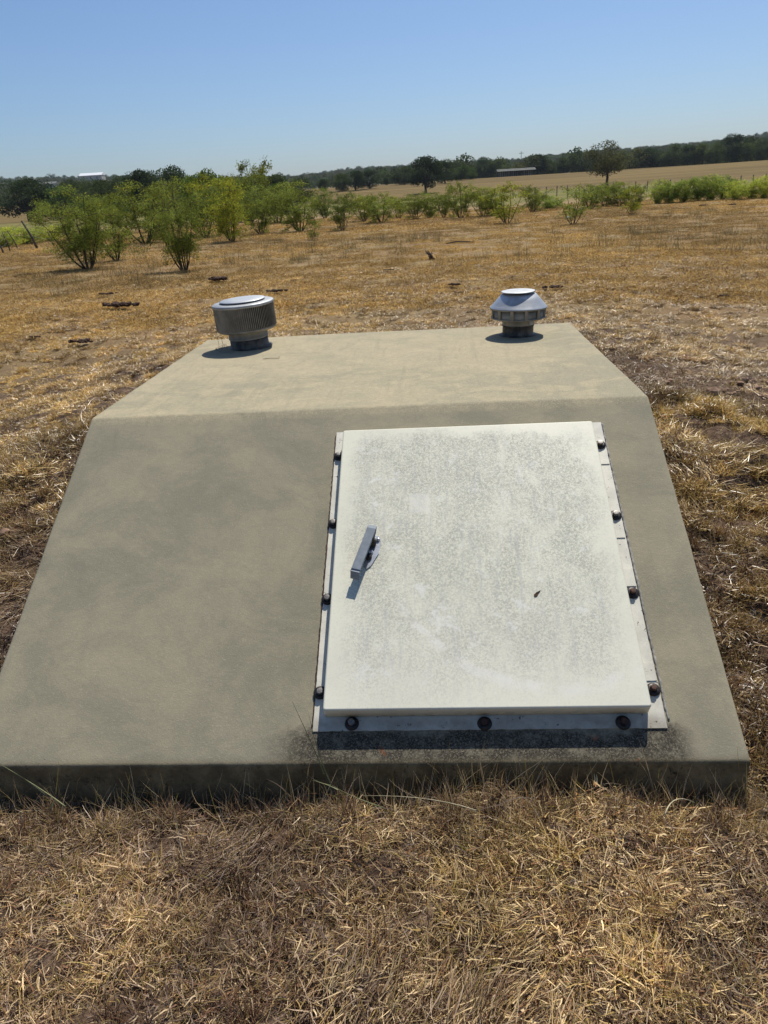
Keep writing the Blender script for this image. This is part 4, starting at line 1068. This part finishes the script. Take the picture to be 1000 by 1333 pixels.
# px x, distance, top px y, width px, meshes, tint, label, category. Each stands on the terrain.
trees = [
 (30, 190, 242, 78, OAKS[0], DK, 'dark round oak at the left frame edge beside the open brown field', 'tree'),
 (82, 150, 250, 60, OAKS[2], (1.5, 1.6, 1.1), 'olive green low tree behind the wide leftmost mesquite', 'tree'),
 (96, 215, 243, 50, OAKS[1], G_, 'dark tree just right of the left edge oak', 'tree'),
 (125, 200, 241, 56, OAKS[0], (1.2, 1.2, 1), 'dark tree below the white roof', 'tree'),
 (162, 190, 238, 50, OAKS[1], G_, 'dark tree just right of the white roof', 'tree'),
 (190, 175, 228, 56, OAKS[0], DK, 'tall dark oak, left of the two crowns above the tall mesquite', 'tree'),
 (222, 170, 226, 58, OAKS[1], DK, 'tall dark oak, right of the two crowns above the tall mesquite', 'tree'),
 (130, 110, 262, 62, OAKS[2], (1.6, 1.8, 1.2), 'mid green bushy tree between the two nearest mesquites', 'tree'),
 (268, 95, 226, 74, LIGHTT[0], (1.7, 1.75, 0.95), 'large yellow green tree behind the multi-trunk mesquite', 'tree'),
 (296, 80, 238, 60, LIGHTT[1], (1.35, 1.25, 0.8), 'smaller yellow green tree right of the large one', 'tree'),
 (331, 78, 219, 40, LIGHTT[1], (1.0, 0.95, 0.9), 'tall airy tree with twiggy top, highest of the green group', 'tree'),
 (362, 85, 241, 56, LIGHTT[0], (1.5, 1.6, 1.0), 'round olive green tree right of the airy twiggy tree', 'tree'),
 (362, 150, 232, 46, OAKS[2], G_, 'dark oak behind the round olive green tree', 'tree'),
 (390, 200, 236, 36, OAKS[1], G_, 'dark oak at the left end of the far pale field gap', 'tree'),
 (423, 300, 237, 18, OAKS[0], G_, 'small dark oak alone in the gap of the far field', 'tree'),
 (446, 285, 231, 24, OAKS[1], (1.2, 1.2, 1), 'left oak of the dark trio in the middle distance', 'tree'),
 (463, 285, 227, 28, OAKS[0], DK, 'middle oak of the dark trio in the middle distance', 'tree'),
 (482, 290, 226, 28, OAKS[2], DK, 'right oak of the dark trio in the middle distance', 'tree'),
 (505, 330, 235, 11, OAKS[0], G_, 'tiny round oak between the dark trio and the lone oak', 'tree'),
 (527, 320, 222, 30, OAKS[1], G_, 'oak behind the lone dark oak, on its left', 'tree'),
 (554, 235, 209, 50, OAKS[0], (0.6, 0.65, 0.7), 'lone dark oak with a broad crown and short trunk in mid field', 'tree'),
 (580, 300, 214, 34, OAKS[2], G_, 'oak behind the lone dark oak, on its right', 'tree'),
 (600, 340, 219, 26, LIGHTT[0], (0.9, 1.0, 0.8), 'lighter green tree right of the lone dark oak', 'tree'),
 (613, 345, 221, 18, LIGHTT[0], (0.8, 0.9, 0.7), 'second lighter green tree beside the first, smaller', 'tree'),
 (632, 380, 211, 30, OAKS[1], DK, 'dark oak left of the long shed', 'tree'),
 (700, 385, 207, 30, OAKS[0], DK, 'dark oak at the right end of the long shed', 'tree'),
 (716, 390, 213, 18, LIGHTT[0], (0.8, 0.85, 0.7), 'lighter tree right of the shed oak', 'tree'),
 (733, 380, 211, 20, OAKS[2], G_, 'round dark tree between the shed and the open-crowned tree', 'tree'),
 (790, 205, 192, 52, OAK_OPEN[0], (1, 0.95, 0.9), 'open-crowned brownish tree with a visible trunk, alone in the right field', 'tree'),
 (766, 390, 203, 28, OAKS[1], G_, 'oak behind the open-crowned tree, on its left', 'tree'),
 (818, 385, 207, 26, OAKS[2], G_, 'oak just right of the open-crowned tree', 'tree'),
 (845, 375, 200, 34, OAKS[0], DK, 'broad round oak at the field edge right of a small white building', 'tree'),
 (873, 372, 196, 22, OAKS[1], G_, 'narrower oak right of the broad round one', 'tree'),
 (892, 372, 197, 26, OAKS[2], DK, 'dark oak in the right wood edge, left of the olive one', 'tree'),
 (911, 372, 195, 24, OAKS[0], (1.4, 1.3, 1), 'olive oak in the right wood edge', 'tree'),
 (928, 370, 194, 22, OAKS[1], (1.2, 1.2, 1), 'oak just left of the tallest black one at the right', 'tree'),
 (948, 360, 186, 34, OAKS[2], (0.5, 0.55, 0.6), 'tallest black oak of the right wood edge', 'tree'),
 (968, 368, 195, 20, OAKS[0], (1.3, 1.25, 1), 'greyish oak right of the tallest black one', 'tree'),
 (986, 366, 190, 24, OAKS[1], G_, 'oak near the right frame edge', 'tree'),
 (1004, 364, 186, 24, OAKS[2], G_, 'oak cut by the right frame edge', 'tree'),
]
def horizon_y(px): return 251.0-0.0611*(px-550)
for i, (bx, dist, ty, wp, ms, tint, lab, cat) in enumerate(trees):
    p = px_at(bx, dist)
    top_z = CAM.z+(horizon_y(bx)-ty)/FPX*dist*0.90
    sink = 0.0 if ms in OAK_OPEN or dist == 235 else 0.09*(top_z-p.z)
    plant('oak_tree' if ms not in LIGHTT else 'green_tree', ms, p-Vector((0, 0, 0.1+sink)), max(1.5, top_z-p.z+sink), wp/FPX*dist*1.0, lab, cat, GT, i*1.9,
          tuple(a*(1.5 if dist > 340 else 1.1) for a in tint), 'crown', 'trunk', 1.12 if ms is not LIGHTT[1] else 0.95)

def woodland():
    src = []
    for s in range(6):
        V, F, C, tv, tf = oak(900+s, 900, 0.085, wid=0.62, low=0.02, nb=22)
        src.append(np_mesh('far_tree', V, F, C, mat=M['farleaf']))
    c = src_col('far_tree_source', src)
    g = np.random.default_rng(3); n0 = 15000
    d = np.sqrt(g.uniform(375**2, 1750**2, n0)); a = YAW+g.uniform(-0.62, 0.62, n0)
    # extra row along the field edge
    n1 = 260; d = np.concatenate([d, g.uniform(372, 430, n1)]); a = np.concatenate([a, YAW+g.uniform(-0.62, 0.62, n1)])
    X = CAM.x+d*np.sin(a); Y = CAM.y+d*np.cos(a); n = len(X)
    q = nz(X, Y, 0.006, 3)+0.6*nz(X, Y, 0.02, 6)
    k = (q > -0.12-0.25*(np.arange(n) >= n0)) | (g.random(n) < 0.18); k &= (g.random(n) < 0.8)
    rel = a-YAW
    k &= ~((rel > -0.15) & (rel < 0.02) & (d < 640) & (g.random(n) < 0.9))     # open pale fields in the gap
    k &= ~((rel < -0.44) & (d < 470))
    for bx, bd in ((124, 1210), (62, 985)):      # cleared yards in front of the two hill barns
        dr = px_ray(bx, 250); ab = math.atan2(dr.x, dr.y)
        k &= ~((np.abs(a-ab) < 0.022) & (d > bd-190) & (d < bd+25))
    X, Y, d = X[k], Y[k], d[k]; n = len(X)
    P = np.array([(x, y, gz(x, y)-0.4) for x, y in zip(X, Y)]); h = g.uniform(4.0, 8.5, n)*np.where(g.random(n) < 0.06, 1.3, 1)
    tint = g.uniform(0.9, 2.2, (n, 1))*np.stack([g.uniform(0.95, 1.3, n), np.ones(n), g.uniform(0.8, 1.1, n)], 1)
    o = scatter('far_woodland', c, P, g.random(n)*6.283, np.stack([h*1.05, h*1.05, h], 1), g.integers(0, 6, n), tint)
    tag(o, 'dark oak woodland covering the far low hills along the horizon', 'woodland', kind='stuff')
    print('far trees', n)
woodland()

# ------------------------------------------------------------------ far buildings, pole
def building(name, bx, dist, zb_off, L, D, H, roofm, label, ry, openshed=False, wallm=None):
    p = px_at(bx, dist); e = empty(name, p+Vector((0, 0, zb_off)), ry); tag(e, label, 'building')
    if openshed:
        n = 9
        for k in range(n):
            for yy in (-D/2+0.15, D/2-0.15):
                bm = bmesh.new(); x = -L/2+0.3+(L-0.6)*k/(n-1); add_box(bm, x-0.12, x+0.12, yy-0.12, yy+0.12, -1, H)
                obj('post', bm, M['post'], e)
        bm = bmesh.new(); add_box(bm, -L/2, L/2, D/2-0.02, D/2+0.08, 0, H-0.02); obj('back_wall', bm, wallm or M['wall'], e)
    else:
        bm = bmesh.new(); add_box(bm, -L/2, L/2, -D/2, D/2, -2, H); obj('wall', bm, wallm or M['wall'], e)
        for k in range(3):
            x = -L/2+L*(k+0.7)/3.4; bm = bmesh.new(); add_box(bm, x-0.7, x+0.7, -D/2-0.05, -D/2+0.02, H*0.3, H*0.75); obj('window', bm, M['glass'], e)
    bm = bmesh.new(); ov = 0.5; rh = D*0.16
    v = [bm.verts.new(q) for q in ((-L/2-ov, -D/2-ov, H), (L/2+ov, -D/2-ov, H), (L/2+ov, 0, H+rh), (-L/2-ov, 0, H+rh), (L/2+ov, D/2+ov, H), (-L/2-ov, D/2+ov, H))]
    bm.faces.new((v[0], v[1], v[2], v[3])); bm.faces.new((v[3], v[2], v[4], v[5])); bm.faces.new((v[0], v[3], v[5])); bm.faces.new((v[1], v[4], v[2])); bm.faces.new((v[0], v[5], v[4], v[1]))
    bmesh.ops.recalc_face_normals(bm, faces=bm.faces)
    obj('roof', bm, roofm, e); return e
building('white_barn', 124, 1210, 0.0, 30, 22, 6.5, M['wroof'], 'barn with a bright white roof among the far trees on the left', 0.15)
building('grey_barn', 62, 985, 0.0, 24, 13, 5.0, M['groof'], 'low grey roofed barn behind the left edge oak', 0.1)
building('long_shed', 671, 372, 0.0, 16, 6, 2.2, M['groof'], 'long low open shed with a pale roof at the far edge of the hay field', 0.05, True)
building('small_house', 829, 392, 0.2, 4.5, 4, 2.6, M['wroof'], 'small whitish building between the far trees right of the open-crowned tree', 0.0)
p = px_at(678, 400); e = empty('utility_pole', p); tag(e, 'thin utility pole rising above the long shed', 'utility pole')
bm = bmesh.new(); add_tube(bm, [(0, 0, 0), (0, 0, 11)], [0.16, 0.11], 8); obj('pole', bm, M['post'], e)
bm = bmesh.new(); add_box(bm, -1.1, 1.1, -0.06, 0.06, 10.1, 10.3); obj('crossarm', bm, M['post'], e)

# ------------------------------------------------------------------ fences
fp = [((5.5, 330), (0, 314), 0.045), ((14, 328), (9.5, 305), 0.03), ((23.5, 323), (16, 303), 0.03), ((49.5, 323), (38, 291), 0.06), ((70, 319), (66, 303), 0.03)]
fb = [px_ground(*a)[0] for a, b, r in fp]
fence = empty('wire_fence', fb[3]); tag(fence, 'sagging wire fence with crooked dark posts at the left edge of the field', 'fence')
tops = []
for (a, b, r), base in zip(fp, fb):
    t = (base-CAM).length; H = t*(a[1]-b[1])/FPX*0.9
    top = base+RT*((b[0]-a[0])*t/FPX)+Vector((0, 0, H)); tops.append(top)
    bm = bmesh.new(); b0 = base-fence.location; t0 = top-fence.location; add_tube(bm, [b0-Vector((0, 0, 0.2)), b0.lerp(t0, 0.4)+Vector((0.03, 0, 0)), t0], [r, r*0.9, r*0.75], 7)
    obj('post', bm, M['post'], fence)
for hh in (0.45, 0.75, 0.95):
    bm = bmesh.new(); pts = []
    order = [0, 1, 2, 3, 4]
    for i0, i1 in zip(order, order[1:]):
        for t in (0, 0.5):
            q = fb[i0].lerp(tops[i0], hh).lerp(fb[i1].lerp(tops[i1], hh), t); pts.append(q-fence.location-Vector((0, 0, 0.04 if t else 0)))
    pts.append(fb[4].lerp(tops[4], hh)-fence.location); add_tube(bm, pts, 0.006, 4); obj('wire', bm, M['wire'], fence)
f0, f1 = px_at(640, 100), px_at(1010, 104)
fence2 = empty('far_wire_fence', f0); tag(fence2, 'line of short pale posts and wire between the brown field and the hay field', 'fence')
nP = 26; pm = None
bm = bmesh.new(); add_box(bm, -0.05, 0.05, -0.05, 0.05, -0.2, 1.15); pm = bpy.data.meshes.new('post'); bm.to_mesh(pm); bm.free(); pm.materials.append(M['ppost'])
prevp = []
for k in range(nP):
    q = f0.lerp(f1, k/(nP-1)); q.z = gz(q.x, q.y); o = obj('post', pm, None, fence2); o.location = q-f0; o.rotation_euler = (0.05*math.sin(k*7), 0.06*math.cos(k*5), 0); prevp.append(q-f0)
for hh in (0.5, 1.05):
    bm = bmesh.new(); add_tube(bm, [q+Vector((0, 0, hh)) for q in prevp], 0.008, 4); obj('wire', bm, M['wire'], fence2)

# ------------------------------------------------------------------ dirt clumps, stump, litter
def clod_mesh(seed, n=14, mat='clod', flat=0.35):
    rnd = random.Random(seed); bm = bmesh.new()
    for k in range(n):
        r = rnd.uniform(0.05, 0.15); c = Vector((rnd.gauss(0, 0.26), rnd.gauss(0, 0.13), r*0.25))
        res = bmesh.ops.create_icosphere(bm, subdivisions=2, radius=r)
        for v in res['verts']:
            q = v.co.copy(); q += q.normalized()*r*0.6*mnoise.noise(q*14+c*9); q.z *= flat*1.8; v.co = q+c
    me = bpy.data.meshes.new('clod'); bm.to_mesh(me); bm.free(); me.materials.append(M[mat]); return me
CL = [clod_mesh(s) for s in range(4)]
clods = [(155, 405, 34, 'broad dark dirt clump in the field, up and left of the ribbed vent'), (106, 451, 26, 'dark dirt clump nearest the left side of the roof'),
         (283, 368, 26, 'dark dirt clump in front of the tall multi-trunk mesquite'), (142, 386, 14, 'small dark clump just above the broad one on the left'),
         (359, 383, 18, 'dark dirt clump just right of the ribbed vent'), (718, 379, 20, 'dark dirt clump just right of the cone-hooded vent'),
         (591, 375, 16, 'dark clump in the field left of the cone-hooded vent'), (598, 385, 8, 'tiny dark crumb below the clump left of the cone-hooded vent'),
         (505, 354, 9, 'small dark clump in mid field between the two vents'), (915, 269, 9, 'dark pair of lumps below the long green thicket'),
         (953, 268, 8, 'flat dark scrap right of the pair of lumps by the thicket'), (384, 368, 7, 'small dark crumb up and right of the ribbed vent'),
         (45, 443, 12, 'faint dark clump near the left frame edge'), (940, 390, 12, 'small dark clump in the brown field near the right frame edge')]
for i, (x, y, wpx, lab) in enumerate(clods):
    p, t = px_ground(x, y); o = bpy.data.objects.new('dirt_clump', CL[i % 4]); COL.objects.link(o)
    s = 1.15*wpx*t/FPX/0.95; o.location = p+Vector((0, 0, 0.03+0.05*min(1, s*1.5))); o.scale = (s, s*0.9, s*0.8); o.rotation_euler = (0, 0, 0.3*math.sin(i*5))
    tag(o, lab, 'dirt clump', 'dark dirt clumps on the field')
p, t = px_ground(562, 338)
bm = bmesh.new(); rnd = random.Random(4)
for k in range(7):
    add_tube(bm, [(rnd.gauss(0, .05), rnd.gauss(0, .05), 0), (rnd.gauss(0, .07), rnd.gauss(0, .07), rnd.uniform(.08, .16)), (rnd.gauss(0, .1), rnd.gauss(0, .1), rnd.uniform(.18, .32))], [0.035, 0.028, 0.01], 6)
o = obj('broken_stump', bm, M['bark']); o.location = p; o.scale = (0.8, 0.8, 0.75); tag(o, 'small dark broken stump standing in mid field', 'stump')
p, t = px_ground(598, 318)
bm = bmesh.new(); add_tube(bm, [(-0.4, 0, 0.03), (-0.1, 0.05, 0.07), (0.25, 0.0, 0.05), (0.48, 0.06, 0.03)], [0.012, 0.02, 0.018, 0.008], 6)
o = obj('fallen_branch', bm, M['bark']); o.location = p; tag(o, 'dark fallen branch lying on the brown field', 'branch')
p, t = px_ground(740, 285.5)
bm = bmesh.new(); add_box(bm, -0.11, 0.11, -0.09, 0.09, 0.06, 0.11, 0.015); o = obj('white_stone', bm, M['white']); o.location = p; tag(o, 'small flat white stone in the grass left of the thin mesquite', 'stone')

# bare soil crumbs on the ridge and on the left bank
def soil_patch(cx_, cy_, rx, ry, n, seed, label):
    rnd = random.Random(seed); bm = bmesh.new()
    for k in range(n):
        x, y = rnd.gauss(cx_, rx), rnd.gauss(cy_, ry)
        if abs(x) < SL_W+0.03 and y > -1.25 and y < SL_D+0.03: continue
        r = rnd.uniform(0.006, 0.022)*(1.8 if rnd.random() < 0.05 else 1)
        res = bmesh.ops.create_icosphere(bm, subdivisions=1, radius=r); c = Vector((x, y, gz(x, y)+r*0.3))
        for v in res['verts']:
            v.co = v.co*(1+0.5*mnoise.noise(v.co*60+c*9)); v.co.z *= 0.7; v.co += c
    o = obj('soil_crumbs', bm, M['redsoil']); tag(o, label, 'soil', kind='stuff')
soil_patch(3.4, 1.62, 0.85, 0.20, 900, 1, 'lumpy bare reddish soil along the low ridge right of the roof')
soil_patch(-2.1, 0.15, 0.28, 0.25, 260, 2, 'bare reddish soil crumbs on the left bank')

# individual long stalks in front of the riser
def stalk(name, pts, r, mat, label, leaves=()):
    e = empty(name, pts[0]); tag(e, label, 'grass stalk')
    bm = bmesh.new(); o0 = Vector(pts[0]); P = [Vector(p)-o0 for p in pts]
    add_tube(bm, P, [r*(1-0.75*i/(len(P)-1)) for i in range(len(P))], 5); obj('stem', bm, M[mat], e)
    for (lp) in leaves:
        bm = bmesh.new(); L = [Vector(p)-o0 for p in lp]; n = len(L); prev = None
        for i, q in enumerate(L):
            w_ = 0.0022*(1-i/(n-1))+0.0003; a, b = bm.verts.new(q+Vector((w_, 0, 0))), bm.verts.new(q-Vector((w_, 0, 0)))
            if prev: bm.faces.new((prev[0], prev[1], b, a))
            prev = (a, b)
        obj('leaf_blade', bm, M[mat], e)
def curve3(a, b, c, n=8):
    a, b, c = Vector(a), Vector(b), Vector(c)
    return [(1-t)**2*a+2*t*(1-t)*b+t*t*c for t in np.linspace(0, 1, n)]
def pxy(px, py, Y):
    d = px_ray(px, py); t = (Y-CAM.y)/d.y; return CAM+d*t
A0 = pxy(500, 1052, -1.36); A1 = pxy(405, 1010, -1.30); A2 = pxy(402, 948, -1.28)
stalk('grass_stalk', [*curve3(A0, pxy(450, 1035, -1.33), pxy(432, 1022, -1.33), 6)], 0.0016, 'green',
      'tall green and straw stalk rising over the slab edge at the door corner',
      [curve3(pxy(432, 1022, -1.33), pxy(415, 990, -1.31), pxy(402, 930, -1.30)), curve3(pxy(432, 1022, -1.33), pxy(410, 1020, -1.31), pxy(396, 1004, -1.30)),
       curve3(pxy(422, 1008, -1.32), pxy(412, 980, -1.31), pxy(380, 912, -1.29)), curve3(pxy(440, 1028, -1.33), pxy(425, 1020, -1.31), pxy(407, 1016, -1.30))])
stalk('grass_stalk', curve3(pxy(85, 1050, -1.42), pxy(60, 1030, -1.36), pxy(2, 996, -1.32)), 0.0020, 'green', 'long pale green grass stalk crossing the slab edge at the left frame edge',
      [curve3(pxy(60, 1035, -1.38), pxy(30, 1010, -1.35), pxy(-8, 990, -1.33)), curve3(pxy(70, 1045, -1.40), pxy(60, 1062, -1.42), pxy(82, 1058, -1.40))])
stalk('grass_stalk', curve3(pxy(620, 1055, -1.40), pxy(560, 1034, -1.34), pxy(470, 1012+24, -1.33)), 0.0014, 'strawm', 'pale straw stalk lying along the foot of the riser near the middle')
stalk('grass_stalk', curve3(pxy(245, 1145, -1.52), pxy(232, 1090, -1.42), pxy(224, 1036, -1.40)), 0.0014, 'strawm', 'pale upright straw bent in front of the left riser')
stalk('grass_stalk', curve3(pxy(866, 1060, -1.45), pxy(875, 1030, -1.36), pxy(905, 1045, -1.36)), 0.0022, 'strawm', 'bent straw loop in front of the right end of the riser')
stalk('grass_stalk', curve3(pxy(295, 1280, -1.72), pxy(275, 1245, -1.66), pxy(262, 1232, -1.64)), 0.0020, 'strawm', 'short thick straw lying in the front grass lower left')
stalk('grass_stalk', curve3(pxy(840, 1240, -1.68), pxy(890, 1252, -1.66), pxy(985, 1240, -1.66)), 0.0012, 'clod', 'thin brown creeping stem in the front grass lower right')

# scene settings
scene.render.engine = 'CYCLES'
scene.cycles.use_adaptive_sampling = True; scene.cycles.adaptive_threshold = 0.02
scene.cycles.max_bounces = 4; scene.cycles.transmission_bounces = 2; scene.cycles.diffuse_bounces = 2; scene.cycles.transparent_max_bounces = 4

# ------------------------------------------------------------------ air
hm = bpy.data.materials.new('haze'); hm.use_nodes = True; hn = hm.node_tree; hn.nodes.clear()
ho = hn.nodes.new('ShaderNodeOutputMaterial'); pv = hn.nodes.new('ShaderNodeVolumePrincipled')
pv.inputs['Color'].default_value = (0.80, 0.88, 1.0, 1); pv.inputs['Density'].default_value = 0.00010; pv.inputs['Anisotropy'].default_value = 0.0
hn.links.new(pv.outputs[0], ho.inputs['Volume'])
bm = bmesh.new(); add_box(bm, -4300, 4300, -4300, 4300, -60, 75)
hz = obj('haze', bm, hm); hz['kind'] = 'stuff'; hz['label'] = 'thin summer haze over the far hills'
